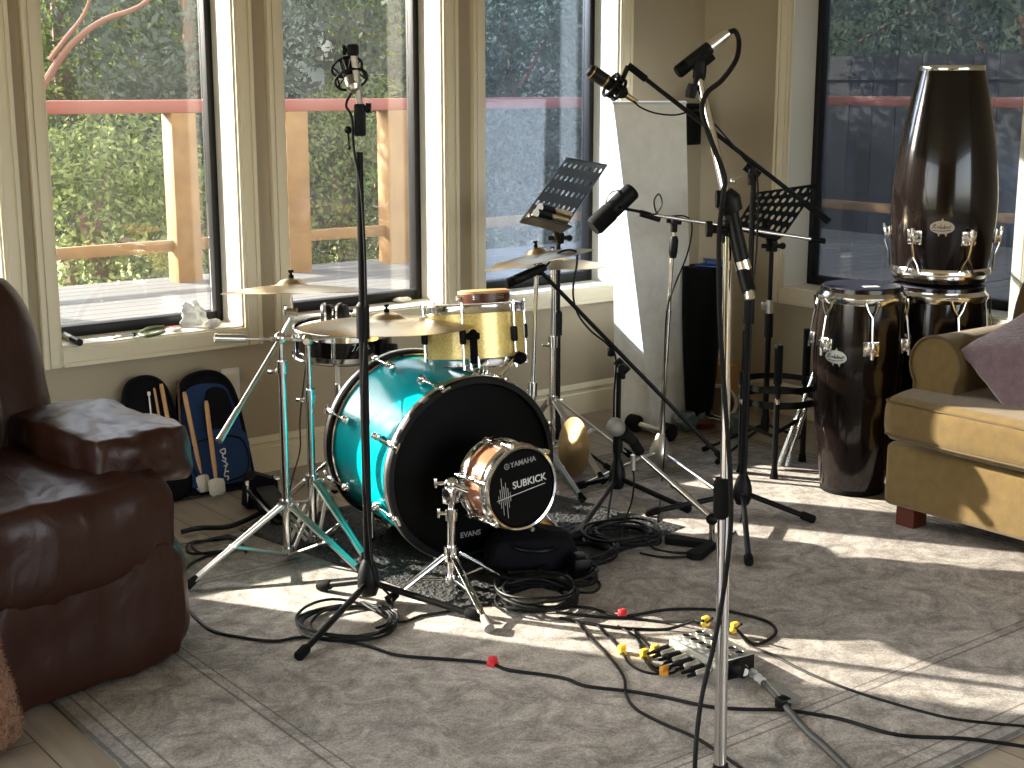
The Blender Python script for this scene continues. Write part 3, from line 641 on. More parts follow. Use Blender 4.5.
for pts in ([(-.030, .010), (-.020, .014), (-.026, -.002), (-.032, -.010)], [(-.018, -.008), (-.010, .004), (-.004, -.006), (.002, .004), (.006, -.008)], [(.010, .014), (.008, -.008), (.018, .004), (.012, .002), (.020, -.008)], [(.024, .006), (.022, -.006), (.030, -.004)]):
    b.tube(spline([curved(u, v) for u, v in pts], 5), .0013, 6)
b.build('script_mark', M['white'], shl)
nb = V((n0.x, n0.y, MZ)); nb = nb - RX*.02
ss = thing('snare_stand', 'chrome basket stand under the shallow black snare drum', 'snare stand', nb)
zt = n0.z - .012
b = MB(); b.cyl(nb+V((0, 0, .12)), V((nb.x, nb.y, zt-.10)), .0125); b.build('lower_tube', M['chrome'], ss)
b = MB(); b.cyl(V((nb.x, nb.y, zt-.12)), V((nb.x, nb.y, zt-.015)), .009); b.build('upper_tube', M['satin'], ss)
for k in range(3):
    a = .6 + k*2*math.pi/3; d = V((math.cos(a), math.sin(a), 0))
    b = MB(); c0 = V((nb.x, nb.y, zt-.02)); e = V((n0.x, n0.y, zt-.008)) + d*(NR+.005); b.tube([c0, lerp(c0, e, .97), e+V((0, 0, .03))+d*.002], .005, 8); b.build('basket_arm', M['chrome'], ss)
    b = MB(); b.tube([nb+V((0, 0, .20)), nb+d*.22+V((0, 0, .012))], .007, 8); lg = b.build('leg', M['chrome'], ss)
    b = MB(); b.ball(nb+d*.222+V((0, 0, .013)), .013, 10); b.build('rubber_foot', M['rubber'], lg)

# headphones on the snare
hp = n0 + sax_*(ND+.004) - RX*.03 + FW*.03
ph = thing('headphones', 'black studio headphones with ribbed ear cups lying on the snare drum', 'headphones', hp)
for k, (dx, rot) in enumerate(((-.030, .15), (.022, -.25))):
    ca = (RX*math.cos(rot)+FW*math.sin(rot)); cc = hp + RX*dx + V((0, 0, .040))
    b = MB(); b.lathe([(0, -.018), (.030, -.018), (.038, -.010), (.038, .002), (.034, .004), (.034, .016), (.026, .020), (0, .018)], cc, ca, 28); c1 = b.build('ear_cup', M['blackplastic'], ph)
    b = MB(); b.lathe([(.0385, -.007), (.0395, -.005), (.0395, -.002), (.0385, 0)], cc, ca, 28); b.build('cup_ring', M['satin'], c1)
b = MB(); b.tube(spline([hp+RX*-.035+FW*.03+V((0, 0, .05)), hp+RX*-.03+FW*.07+V((0, 0, .058)), hp+RX*.01+FW*.10+V((0, 0, .05)), hp+RX*.045+FW*.075+V((0, 0, .045)), hp+RX*.05+FW*.03+V((0, 0, .045))], 8), .009, 10, flat=.5); b.build('headband', M['blackplastic'], ph)

# ---------------------------------------------------------------- cymbals and their stands
def cymbal(label, c, r, nrm, parent_group='drum kit cymbals', bell=.11, name='crash_cymbal'):
    nrm = V(nrm).normalized(); o = thing(name, label, 'cymbal', c, parent_group)
    rb = r*bell*1.9; b = MB()
    prof = [(.006, .030), (rb*.4, .0285), (rb*.75, .022), (rb*1.0, .012), (rb*1.3, .008), (r*.45, .006), (r*.8, -.004), (r, -.014), (r, -.0155), (r*.8, -.0056), (rb, .0105), (rb*.7, .019), (.006, .028)]
    b.lathe(prof, c, nrm, 72); b.build('plate', M['cymbal'], o, angle=60)
    b = MB(); b.cyl(c+nrm*.030, c+nrm*.040, .009, .008, 14); b.build('felt_washer', M['head_black'], o)
    b = MB(); b.cyl(c+nrm*.040, c+nrm*.054, .004, seg=10); b.box(c+nrm*.050, (.018, .005, .008), None, .002); b.build('wing_nut', M['head_black'], o)
    return o
def stand(name, label, cat, base, z_hub, z_plate, feet, mid, top, rl=.0125, ru=.0095, leg='double', m='chrome', plate=True):
    o = thing(name, label, cat, base, 'cymbal stands' if cat == 'cymbal stand' else None)
    hub = V((base.x, base.y, z_hub)); pl = V((base.x, base.y, z_plate))
    b = MB(); b.cyl(pl, mid, rl); b.build('lower_tube', M[m], o)
    b = MB(); b.cyl(mid, top, ru); b.build('upper_tube', M[m], o)
    b = MB(); b.cyl(lerp(mid, top, -.03), mid+(top-mid).normalized()*.035, rl+.006, seg=14); b.box(mid-RX*.026, (.034, .010, .014), Matrix.Rotation(YAW, 3, 'Z'), .004); b.build('height_clamp', M[m], o)
    b = MB(); b.cyl(hub-V((0, 0, .018)), hub+V((0, 0, .018)), rl+.009, seg=14); b.box(hub+RX*.025, (.03, .010, .014), Matrix.Rotation(YAW, 3, 'Z'), .004); b.build('leg_collar', M[m], o)
    b = MB(); b.cyl(pl-V((0, 0, .004)), pl+V((0, 0, .018)), rl+.008, seg=14); b.build('brace_collar', M[m], o)
    for ft in feet:
        d = V((ft.x-base.x, ft.y-base.y, 0)).normalized(); w = V((-d.y, d.x, 0)); pv = hub + d*(rl+.010); b = MB()
        for s in (-.0085, .0085): b.tube([pv+w*s, lerp(pv, ft, .94)+w*s*.6], .0075, 8, flat=.7)
        lg = b.build('leg', M['satin'], o)
        b = MB(); q = pl + d*(rl+.008); e = lerp(pv, ft, .52)
        for s in (-.012, .012): b.tube([q+w*s, e+w*s], .0064, 8, flat=.7)
        b.cyl(e-w*.016, e+w*.016, .005, seg=8); b.build('brace', M['satin'], lg)
        b = MB(); q = (ft-pv).normalized(); b.cyl(lerp(pv, ft, .90), ft, .011, .014, 12); b.build('rubber_foot', M['rubber'], lg)
    return o
# A : boom stand at far left
bA = g(288, 558, RZ); bA.z = 0
A = stand('cymbal_stand', 'chrome boom cymbal stand nearest the recliner, under the highest left cymbal', 'cymbal stand', bA, zat(505, dist(bA)), RZ+.018, [g(187, 586, RZ+.014), g(364, 574, RZ+.014), g(330, 500, RZ+.014)], above(bA, 372), above(bA, 342))
pA = above(bA, 338); top = at(292, 312, dist(bA)); low = at(219, 441, dist(bA)-.30)
dA = (top-pA).normalized()
b = MB(); b.cyl(low, pA, .0062); b.cyl(pA, at(291, 318, dist(bA)), .0062); b.cyl(low, lerp(low, pA, .30), .0105, .0085); b.build('boom_arm', M['satin'], A)
b = MB(); b.ball(pA, .020, 12); b.cyl(pA-RX*.03, pA+RX*.035, .010); b.build('boom_clamp', M['chrome'], A)
b = MB(); b.cyl(top-V((0, 0, .02)), top+V((0, 0, .07)), .0045); b.cyl(top-RX*.016, top+RX*.016, .013); b.box(top-RX*.020+V((0, 0, .004)), (.012, .012, .034), None, .004); b.build('tilter', M['chrome'], A)
cymbal('high flat bronze crash cymbal at far left in front of the window posts', V((top.x, top.y, zat(288, dist(bA)))), .208, (RX*-.015 + FW*.135 + V((0, 0, 1))))
# B : stand beside it, its boom reaching over the snare
bB = g(314, 546, RZ); bB.z = 0
B_ = stand('cymbal_stand', 'chrome cymbal stand just right of the boom stand, under the large cymbal over the snare', 'cymbal stand', bB, zat(480, dist(bB)), RZ+.018, [g(368, 562, RZ+.014), g(253, 530, RZ+.014), g(335, 490, RZ+.014)], above(bB, 400), above(bB, 345))
pB = above(bB, 340); tB = at(387, 328, dist(bB)+.03); tail = at(217, 338, dist(bB)-.1)
b = MB(); b.cyl(tail, pB, .0045); b.cyl(pB, tB-V((0, 0, .01)), .0055); b.build('boom_arm', M['satin'], B_)
b = MB(); b.cyl(tail, lerp(tail, pB, .30), .013); b.cyl(tail-(pB-tail).normalized()*.008, tail, .014); b.cyl(lerp(tail, pB, .30), lerp(tail, pB, .34), .009, .006); b.build('counterweight', M['satin'], B_)
b = MB(); b.ball(pB, .019, 12); b.cyl(pB-FW*.03, pB+FW*.03, .010); b.build('boom_clamp', M['chrome'], B_)
b = MB(); b.cyl(tB-V((0, 0, .02)), tB+V((0, 0, .06)), .0045); b.cyl(tB-RX*.015-V((0, 0, .01)), tB+RX*.015-V((0, 0, .01)), .011); b.build('tilter', M['chrome'], B_)
cymbal('large bronze ride cymbal lying low over the black snare drum', tB+V((0, 0, .020)), .275, (V((0, 0, 1)) + FW*.055 - RX*.01), name='ride_cymbal')
# C and D : right hand pair
bC = at(532, 470, 4.95); bC.z = MZ
C_ = stand('cymbal_stand', 'thin chrome cymbal stand behind the right side of the bass drum', 'cymbal stand', bC, zat(432, 4.95), MZ+.03, [bC+V((.20, .16, .014)), bC+V((-.22, .10, .014)), bC+V((.03, -.25, .014))], above(bC, 392), at(537, 262, 4.97), ru=.008)
tC = at(538, 256, 4.97)
b = MB(); b.cyl(tC-V((0, 0, .03)), tC+V((0, 0, .05)), .0045); b.cyl(tC-RX*.015-V((0, 0, .02)), tC+RX*.015-V((0, 0, .02)), .011); b.build('tilter', M['chrome'], C_)
cymbal('tilted thin crash cymbal, upper one of the right hand pair', tC, .197, (V((0, 0, 1)) - RX*.195 + FW*.075))
bD = g(552, 462, RZ); bD.z = 0
D_ = stand('cymbal_stand', 'dark legged chrome cymbal stand behind the thin one, by the middle music stand', 'cymbal stand', bD, zat(400, dist(bD)), zat(447, dist(bD)), [g(604, 482, RZ+.014), g(630, 455, RZ+.014), g(520, 440, RZ+.014)], above(bD, 345), above(bD, 268))
tD = at(552, 261, dist(bD))
b = MB(); b.cyl(tD-V((0, 0, .03)), tD+V((0, 0, .05)), .0045); b.ball(tD-V((0, 0, .022)), .014, 10); b.build('tilter', M['chrome'], D_)
cymbal('flat crash cymbal, lower one of the right hand pair', tD, .215, (V((0, 0, 1)) + RX*.02 + FW*.045))
# spare bronze plate leaning low behind the stands
cz = at(572, 447, 5.12)
b = MB()
o = thing('splash_cymbal', 'small bronze cymbal hanging upright low behind the right cymbal stand legs', 'cymbal', cz, 'drum kit cymbals')
b.lathe([(.004, .016), (.03, .014), (.05, .006), (.09, -.002), (.112, -.006), (.112, -.008), (.09, -.0035), (.05, .004), (.03, .012), (.004, .014)], cz, (RX*-.86 - FW*.45 + V((0, 0, .12))).normalized(), 56); b.build('plate', M['cymbal'], o)
# foot pedal at the left
fp = g(276, 516, RZ); fp.z = 0
o = thing('foot_pedal', 'black foot pedal with chrome side rail on the floor left of the cymbal stands', 'pedal', fp)
R_ = Matrix.Rotation(YAW+.5, 3, 'Z')
b = MB(); b.box(fp+V((0, 0, RZ+.012)), (.085, .24, .016), R_, .006); b.build('base_plate', M['black'], o)
b = MB(); b.box(fp+V((0, 0, RZ+.055)), (.07, .21, .014), R_ @ Matrix.Rotation(.20, 3, 'X'), .006); b.build('footboard', M['blackplastic'], o)
b = MB()
for s in (-.05, .05): b.tube([fp+R_ @ V((s, .13, .02)), fp+R_ @ V((s, .13, .09)), fp+R_ @ V((s*.7, .13, .11))], .008, 8)
b.tube([fp+R_ @ V((-.06, .13, .10)), fp+R_ @ V((.06, .13, .10))], .008, 8); b.tube([fp+R_ @ V((-.055, -.12, .045)), fp+R_ @ V((-.055, .12, .075))], .009, 8); b.build('side_rail', M['chrome'], o)
b = MB(); b.prism([(-.06, 0), (.06, 0), (.05, .09), (-.02, .12), (-.05, .10)], fp+R_ @ V((.0, .19, RZ)), R_ @ V((1, 0, 0)), (0, 0, 1), .07); b.build('gear_pouch', M['black_bag'], o)
# ---------------------------------------------------------------- microphone and music stands
def tripod_stand(name, label, cat, base, z_hub, feet, top, rl=.0115, ru=.0085, mid_z=None, m='black', mu=None, hub_r=.024, group=None, leg_r=.0095, clutch=True):
    o = thing(name, label, cat, base, group)
    hub = V((base.x, base.y, z_hub)); t = (top-hub); mz = mid_z if mid_z else lerp(hub, top, .5).z; mid = lerp(hub, top, (mz-hub.z)/t.z); td = t.normalized()
    b = MB(); b.cyl(hub-V((0, 0, .05)), mid, rl, seg=14); b.build('lower_tube', M[m], o)
    b = MB(); b.cyl(mid, top, ru, seg=14); b.build('upper_tube', M[mu or m], o)
    if clutch:
        b = MB(); b.cyl(mid-td*.045, mid+td*.045, rl+.006, seg=16); b.cyl(mid+td*.045, mid+td*.055, rl+.006, ru+.001, 16); b.build('height_clutch', M['blackplastic'], o)
    b = MB(); b.lathe([(0, -.055), (hub_r*.7, -.055), (hub_r, -.03), (hub_r, .0), (hub_r*.75, .03), (rl+.002, .05), (0, .05)], hub, (0, 0, 1), 24); b.build('hub', M['blackplastic'], o)
    for ft in feet:
        d = V((ft.x-hub.x, ft.y-hub.y, 0)).normalized(); pv = hub + d*hub_r*.8 - V((0, 0, .02)); q = (ft-pv).normalized()
        b = MB(); b.cyl(pv, ft-q*.02, leg_r, seg=12); lg = b.build('leg', M[m], o)
        b = MB(); b.tube([ft-q*.05, ft-q*.045, ft-q*.005, ft], [leg_r+.002, leg_r+.005, leg_r+.005, leg_r+.001], 12); b.build('rubber_foot', M['rubber'], lg)
    return o
def boom(o, pivot, a, b_, r=.0075, m='black', cap_a=.0, cap_b=.0, knob=None):
    q = MB(); q.cyl(a, b_, r, seg=12); q.build('boom_arm', M[m], o)
    d = (b_-a).normalized()
    q = MB(); q.cyl(pivot-d*.028, pivot+d*.028, r+.008, seg=14); q.cyl(pivot-V((0, 0, .045)), pivot, .013, .015, 14); q.build('boom_clamp', M['blackplastic'], o)
    n = d.cross(V((0, 0, 1))).normalized(); n = n if n.dot(FW) < 0 else -n
    q = MB(); q.cyl(pivot+n*.012, pivot+n*.034, .015, .011, 12); q.cyl(pivot, pivot+n*.014, .008, seg=10); q.build('clamp_knob', M['blackplastic'], o)
    for k, p, s in ((cap_a, a, 1), (cap_b, b_, -1)):
        if k: q = MB(); q.cyl(p-d*s*.004, p+d*s*k, r+.004, seg=12); q.build('end_cap', M['rubber'], o)
def pencil_mic(name, label, tail, tip, r, clip, clip_to, mats=('blackplastic', 'satin'), owner=None, grp='microphones'):
    o = thing(name, label, 'microphone', (tail+tip)/2, grp); d = (tip-tail).normalized(); L = (tip-tail).length
    b = MB(); b.lathe([(0, 0), (r*.7, 0), (r*.75, L*.02), (r*.95, L*.34), (r*.95, L*.36)], tail, d, 24); b.build('rear_sleeve', M[mats[1]], o)
    b = MB(); b.lathe([(r*.95, L*.36), (r, L*.37), (r, L*.80), (r*.94, L*.81)], tail, d, 24); b.build('body', M[mats[0]], o)
    b = MB(); b.lathe([(r*.94, L*.81), (r, L*.82), (r, L*.97), (r*.8, L), (0, L)], tail, d, 24); b.build('grille', M['head_black'] if mats[0] == 'blackplastic' else M['grey_grille'], o)
    return o
floorz = RZ + .012
# --- overhead stand in front of the bass drum with the shock mounted microphone
b0 = g(369, 601, RZ); b0.z = 0; D0 = dist(b0)
OH = tripod_stand('microphone_stand', 'tall black microphone stand directly in front of the teal bass drum', 'microphone stand', b0, RZ+.075,
    [g(298, 657, floorz), g(482, 617, floorz), g(318, 586, floorz)], above(b0, 152), rl=.0125, ru=.010, mid_z=zat(322, D0), group='microphone stands', hub_r=.032)
p1_, p2_ = at(359, 128, D0), at(357, 104, D0)
b = MB(); b.box(at(360, 120, D0), (.030, .03, .085), Matrix.Rotation(YAW, 3, 'Z'), .006); b.cyl(at(360, 108, D0), at(369, 108, D0), .006, seg=8); b.cyl(at(366, 108, D0), at(371, 108, D0), .013, seg=14); b.build('boom_clamp', M['blackplastic'], OH)
b = MB(); b.cyl(at(349, 130, D0), at(359, 130, D0), .005, seg=8); b.ball(at(348, 130, D0), .011, 10); b.cyl(at(348, 131, D0), at(349, 148, D0), .0025, seg=6); b.ball(at(349, 148, D0), .006, 8); b.build('cable_hook', M['blackplastic'], OH)
ta = at(360, 106, D0); tb = at(353, 50, D0-.03)
b = MB(); b.cyl(ta, tb, .0085, seg=12); b.build('boom_arm', M['satin'], OH)
b = MB(); b.box(tb, (.03, .03, .03), Matrix.Rotation(YAW, 3, 'Z'), .006); b.cyl(tb, at(345, 50, D0-.03), .006, seg=8); b.cyl(at(346, 50, D0-.03), at(343, 50, D0-.03), .013, seg=12); b.build('swivel_joint', M['blackplastic'], OH)
mc_ = at(350, 76, D0+.01); mdx = (RX*.30 - FW*.55 + V((0, 0, -.75))).normalized()
sm = thing('condenser_microphone', 'condenser microphone in a round spider shock mount on top of the tall black stand', 'microphone', mc_, 'microphones')
b = MB(); b.lathe([(0, -.055), (.016, -.055), (.019, -.05), (.019, .005), (.018, .008)], mc_, mdx, 24); b.build('body', M['blackplastic'], sm)
b = MB(); b.lathe([(.018, .008), (.020, .012), (.020, .040), (.012, .050), (0, .052)], mc_, mdx, 24); b.build('grille', M['satin'], sm)
for k, rr_ in ((-.030, .041), (.012, .043)):
    x, y, d = frame(mdx); b = MB(); b.tube([mc_ + d*k + (x*math.cos(a)+y*math.sin(a))*rr_ for a in [2*math.pi*i/36 for i in range(36)]], .0035, 8, closed=True); b.build('cradle_ring', M['black'], sm)
b = MB()
for i in range(8):
    a, a2 = 2*math.pi*i/8, 2*math.pi*(i+.5)/8; x, y, d = frame(mdx)
    b.tube([mc_+d*-.030+(x*math.cos(a)+y*math.sin(a))*.041, mc_+d*-.008+(x*math.cos(a2)+y*math.sin(a2))*.021, mc_+d*.012+(x*math.cos(a)+y*math.sin(a))*.043], .0022, 6)
b.build('elastic_bands', M['black'], sm)
b = MB()
for i in range(3):
    a = 2*math.pi*i/3; x, y, d = frame(mdx); b.tube([mc_+d*-.030+(x*math.cos(a)+y*math.sin(a))*.041, mc_+d*.012+(x*math.cos(a)+y*math.sin(a))*.043], .004, 8)
b.build('cradle_strut', M['black'], sm)

# --- foreground chrome boom stand
bF = at(719, 820, 2.60); bF.z = 0; DF = 2.60
FS = tripod_stand('microphone_stand', 'tall chrome boom stand nearest the camera, carrying the pencil microphone', 'microphone stand', bF, RZ+.075,
    [V((bF.x, bF.y, floorz)) + V((math.cos(a), math.sin(a), 0))*.33 for a in (-.15, -1.3, -2.6)], at(728, 236, DF), rl=.0125, ru=.0085, mid_z=zat(498, DF), m='chrome', group='microphone stands', clutch=False)
m_ = at(722, 498, DF); b = MB(); b.tube([at(722, 518, DF), at(722, 512, DF), at(722, 484, DF), at(722, 478, DF)], [.013, .017, .0165, .012], 18); b.build('grip_clutch', M['rubber'], FS)
pv = at(733, 243, DF); ba, bb_ = at(699, 76, DF+.06), at(748, 296, DF-.05)
b = MB(); b.cyl(ba, at(728, 205, DF), .0085, seg=14); b.build('boom_arm', M['chrome'], FS)
b = MB(); b.cyl(at(729, 202, DF), at(742, 262, DF-.02), .0135, seg=16); b.cyl(at(743, 268, DF-.02), at(749, 292, DF-.04), .0135, seg=16); b.build('boom_sleeve', M['black'], FS)
b = MB(); b.cyl(at(741, 260, DF-.02), at(744, 270, DF-.02), .0148, seg=16); b.build('sleeve_ring', M['chrome'], FS)
b = MB(); b.cyl(at(749, 291, DF-.04), at(750, 299, DF-.045), .009, seg=12); b.build('boom_end', M['chrome'], FS)
b = MB(); b.tube([at(724, 192, DF), at(728, 200, DF), at(733, 212, DF)], [.016, .024, .019], 16); b.cyl(at(716, 199, DF-.01), at(725, 199, DF-.01), .016, seg=14); b.build('sleeve_collar', M['blackplastic'], FS)
b = MB(); b.box(at(731, 232, DF+.01), (.035, .035, .045), Matrix.Rotation(YAW, 3, 'Z'), .008); b.cyl(at(733, 230, DF), at(712, 229, DF), .008, seg=10); b.cyl(at(712, 229, DF), at(706, 229, DF), .015, seg=14); b.build('boom_clamp', M['blackplastic'], FS)
b = MB(); b.box(ba+V((0, 0, .005)), (.02, .02, .05), Matrix.Rotation(YAW, 3, 'Z'), .005); b.cyl(at(699, 88, DF+.05), at(692, 91, DF+.05), .004, seg=8); b.tube([at(693, 84, DF+.05), at(691, 92, DF+.05), at(690, 98, DF+.05)], [.009, .011, .009], 10); b.build('thumb_screw', M['blackplastic'], FS)
b = MB(); b.tube([at(699, 78, DF+.06), at(700, 68, DF+.065), at(702, 60, DF+.07)], [.012, .0125, .009], 12); b.tube([at(694, 64, DF+.07), at(704, 57, DF+.07), at(710, 52, DF+.07)], .0165, 14); b.build('microphone_clip', M['rubber'], FS)
pencil_mic('pencil_microphone', 'slim black and silver pencil microphone on the tall chrome stand nearest the camera', at(728, 33, DF+.08), at(677, 73, DF+.06), .0125, None, None)

# --- tall black boom stand behind it
bK = g(742, 512, RZ); bK.z = 0; DK = dist(bK)
KS = tripod_stand('microphone_stand', 'tall black boom stand with a long sloping boom, standing left of the conga basket', 'microphone stand', bK, RZ+.085,
    [g(815, 520, floorz), g(749, 563, floorz), g(645, 513, floorz)], above(bK, 178), rl=.0125, ru=.0095, mid_z=zat(310, DK), group='microphone stands', hub_r=.032)
pk = at(752, 171, DK); boom(KS, pk, at(629, 66, DK+.02), at(828, 221, DK-.05), r=.0075, cap_a=.07, cap_b=.10)
b = MB(); b.cyl(pk, at(733, 181, DK-.02), .003, seg=6); b.ball(at(733, 181, DK-.02), .010, 10); b.build('lever', M['satin'], KS)
b = MB(); b.tube([at(628, 66, DK+.02), at(622, 80, DK+.02), at(617, 88, DK+.02)], .009, 10); b.build('mount_bracket', M['black'], KS)
tl, tp = at(626, 95, DK+.02), at(588, 69, DK-.02); dl = (tp-tl).normalized(); Ll = (tp-tl).length
lm = thing('condenser_microphone', 'black condenser microphone in a shock mount at the upper end of the long black boom', 'microphone', lerp(tl, tp, .5), 'microphones')
b = MB(); b.lathe([(0, 0), (.012, 0), (.021, .012), (.021, Ll*.52)], tl, dl, 28); b.build('body', M['blackplastic'], lm)
b = MB(); b.lathe([(.021, Ll*.52), (.0225, Ll*.53), (.0225, Ll*.90), (.016, Ll*.98), (0, Ll)], tl, dl, 28); b.build('grille', M['blackframe'], lm)
b = MB(); b.lathe([(.0228, Ll*.53), (.0236, Ll*.54), (.0236, Ll*.56), (.0228, Ll*.57)], tl, dl, 28); b.lathe([(.0222, Ll*.88), (.0232, Ll*.89), (.0225, Ll*.915)], tl, dl, 28); b.build('trim_band', M['cymbal'], lm)
x, y, d = frame(dl)
for k, rr_ in ((.030, .036), (.062, .040)):
    b = MB(); b.tube([tl + d*k + (x*math.cos(a)+y*math.sin(a))*rr_ for a in [2*math.pi*i/36 for i in range(36)]], .0055, 8, closed=True); b.build('cradle_ring', M['black'], lm)
b = MB()
for i in range(6):
    a, a2 = 2*math.pi*i/6, 2*math.pi*(i+.5)/6; b.tube([tl+d*.030+(x*math.cos(a)+y*math.sin(a))*.036, tl+d*.046+(x*math.cos(a2)+y*math.sin(a2))*.024, tl+d*.062+(x*math.cos(a)+y*math.sin(a))*.040], .003, 6)
    b.tube([tl+d*.030+(x*math.cos(a)+y*math.sin(a))*.036, tl+d*.062+(x*math.cos(a)+y*math.sin(a))*.040], .004, 6)
b.build('elastic_bands', M['black'], lm)
b = MB(); b.cyl(tl-d*.045, tl+d*.004, .008, .010, 14); b.build('plug', M['cymbal'], lm)

# --- white chrome stand with the large broadcast microphone
bW = g(660, 466, RZ); bW.z = 0; DW = dist(bW)
WS = thing('microphone_stand', 'slim chrome boom stand with a grey domed foot, before the white tower', 'microphone stand', bW, 'microphone stands')
wt = at(674, 226, DW); wh = V((bW.x, bW.y, .10))
b = MB(); b.cyl(wh, lerp(wh, wt, .62), .0105, seg=14); b.build('lower_tube', M['chrome'], WS)
b = MB(); b.cyl(lerp(wh, wt, .62), wt, .0080, seg=14); b.build('upper_tube', M['chrome'], WS)
b = MB(); b.tube([at(673, 258, DW), at(673, 252, DW), at(674, 240, DW), at(674, 236, DW)], [.012, .0165, .0165, .012], 16); b.build('height_clutch', M['blackplastic'], WS)
b = MB(); b.lathe([(0, .02), (.040, .02), (.046, .035), (.040, .07), (.026, .105), (.013, .13), (0, .13)], V((bW.x, bW.y, RZ)), (0, 0, 1), 32); b.build('domed_foot', M['satin'], WS)
for fx, fy in ((576, 488), (722, 494), (668, 452)):
    ft = g(fx, fy, floorz); b = MB(); pv = V((bW.x, bW.y, .07)); b.cyl(pv, ft, .008, seg=10); lg = b.build('leg', M['chrome'], WS)
    b = MB(); b.ball(ft, .013, 10); b.build('rubber_foot', M['rubber'], lg)
boom(WS, at(674, 220, DW), at(640, 213, DW-.05), at(824, 241, DW-.02), r=.0065, m='chrome', cap_b=.05)
wm0, wm1 = at(633, 190, DW-.10), at(593, 228, DW-.16)
bm_ = thing('broadcast_microphone', 'large black cylindrical broadcast microphone on a yoke at the left end of the chrome boom', 'microphone', lerp(wm0, wm1, .5), 'microphones')
dd = (wm1-wm0).normalized(); LL = (wm1-wm0).length
b = MB(); b.lathe([(0, 0), (.028, .0), (.033, .006), (.034, .02), (.034, LL*.55), (.031, LL*.56)], wm0, dd, 32); b.build('body', M['blackplastic'], bm_)
b = MB(); b.lathe([(.031, LL*.56), (.036, LL*.58), (.036, LL*.94), (.030, LL), (0, LL)], wm0, dd, 32); b.build('windscreen', M['rubber'], bm_)
ym = at(642, 212, DW-.06)
b = MB(); nn = dd.cross(V((0, 0, 1))).normalized(); c_ = lerp(wm0, wm1, .45)
for s in (-1, 1): b.tube([c_+nn*s*.036, c_+nn*s*.046, ym+nn*s*.012+V((0, 0, .0)), ym], .006, 8)
b.build('yoke', M['black'], bm_)
b = MB(); b.tube(spline([wm0+nn*.01, at(612, 192, DW-.14), at(606, 203, DW-.14), c_+nn*.0-V((0, 0, 0))], 8), .003, 6); b.build('wire_loop', M['satin'], bm_)
b = MB(); b.cyl(at(640, 213, DW-.05), at(660, 219, DW-.04), .013, seg=12); b.build('end_joint', M['blackplastic'], WS)

# --- black stand with crossing boom near the drums
bX = g(617, 496, RZ); bX.z = 0; DX = dist(bX)
XS = tripod_stand('microphone_stand', 'short black boom stand right of the bass drum, its boom running under the right cymbals', 'microphone stand', bX, RZ+.085,
    [g(690, 510, floorz), g(573, 540, floorz), g(574, 487, floorz)], above(bX, 372), rl=.012, ru=.009, mid_z=zat(440, DX), group='microphone stands', hub_r=.030)
pX = at(622, 366, DX); boom(XS, pX, at(541, 272, DX-.02), at(722, 458, DX-.08), r=.0075, cap_b=.03)
b = MB(); b.box(at(611, 352, DX), (.02, .02, .03), None, .004); b.build('cable_clip', M['blackplastic'], XS)
b = MB(); b.tube([at(541, 272, DX-.02), at(537, 268, DX-.03)], .016, 12); b.build('microphone_clip', M['rubber'], XS)
pencil_mic('dynamic_microphone', 'black stick microphone pointing down left under the tilted right hand cymbal', at(545, 267, DX-.03), at(506, 284, DX-.10), .017, None, None, mats=('blackplastic', 'blackplastic'))

# --- short stand with ball head microphone
bS = g(712, 548, RZ); bS.z = 0; DS = dist(bS)
SS = thing('microphone_stand', 'low chrome boom stand on flat black feet holding the grey ball microphone', 'microphone stand', bS, 'microphone stands')
b = MB(); b.cyl(V((bS.x, bS.y, RZ+.01)), at(712, 520, DS), .0095, seg=12); b.build('upright', M['chrome'], SS)
b = MB(); b.ball(at(712, 519, DS), .020, 12); b.build('swivel_joint', M['blackplastic'], SS)
sA, sB = at(713, 519, DS), at(637, 452, DS+.12)
b = MB(); b.cyl(sA, lerp(sA, sB, .5), .0105, seg=12); b.cyl(lerp(sA, sB, .5), sB, .0080, seg=12); b.build('boom_arm', M['chrome'], SS)
b = MB(); b.tube([lerp(sA, sB, .49), lerp(sA, sB, .53)], .013, 12); b.build('boom_clutch', M['chrome'], SS)
for p_, q_ in (((712, 545), (668, 539)), ((712, 545), (694, 556))):
    a_, e_ = g(p_[0], p_[1], RZ+.012), g(q_[0], q_[1], RZ+.012); d = (e_-a_).normalized(); w_ = V((-d.y, d.x, 0))
    b = MB(); b.prism([(0, -.014), ((e_-a_).length, -.026), ((e_-a_).length+.012, 0), ((e_-a_).length, .026), (0, .014)], a_-V((0, 0, .011)), d, w_, .022); b.build('flat_foot', M['rubber'], SS)
mt, mh = at(639, 446, DS+.10), at(617, 428, DS+.05); dh = (mh-mt).normalized(); x, y, d = frame(dh)
bmn = thing('dynamic_microphone', 'dynamic microphone with a grey ball grille on the low chrome stand', 'microphone', mh, 'microphones')
b = MB(); b.lathe([(0, -.022), (.018, -.020), (.028, -.006), (.0295, .008), (.026, .024), (.014, .034), (0, .037)], mh, d, 32); b.build('grille', M['grey_grille'], bmn)
b = MB(); b.lathe([(.018, -.020), (.026, -.024), (.022, -.045), (.018, -.075), (.0165, -.08), (0, -.08)], mh, d, 28); b.build('body', M['blackplastic'], bmn)
b = MB(); b.tube([at(632, 440, DS+.09), at(640, 452, DS+.12)], .017, 12); b.build('microphone_clip', M['rubber'], SS)
b = MB(); b.cyl(at(633, 455, DS+.11), at(633, 470, DS+.11), .008, seg=10); b.build('plug', M['satin'], bmn)

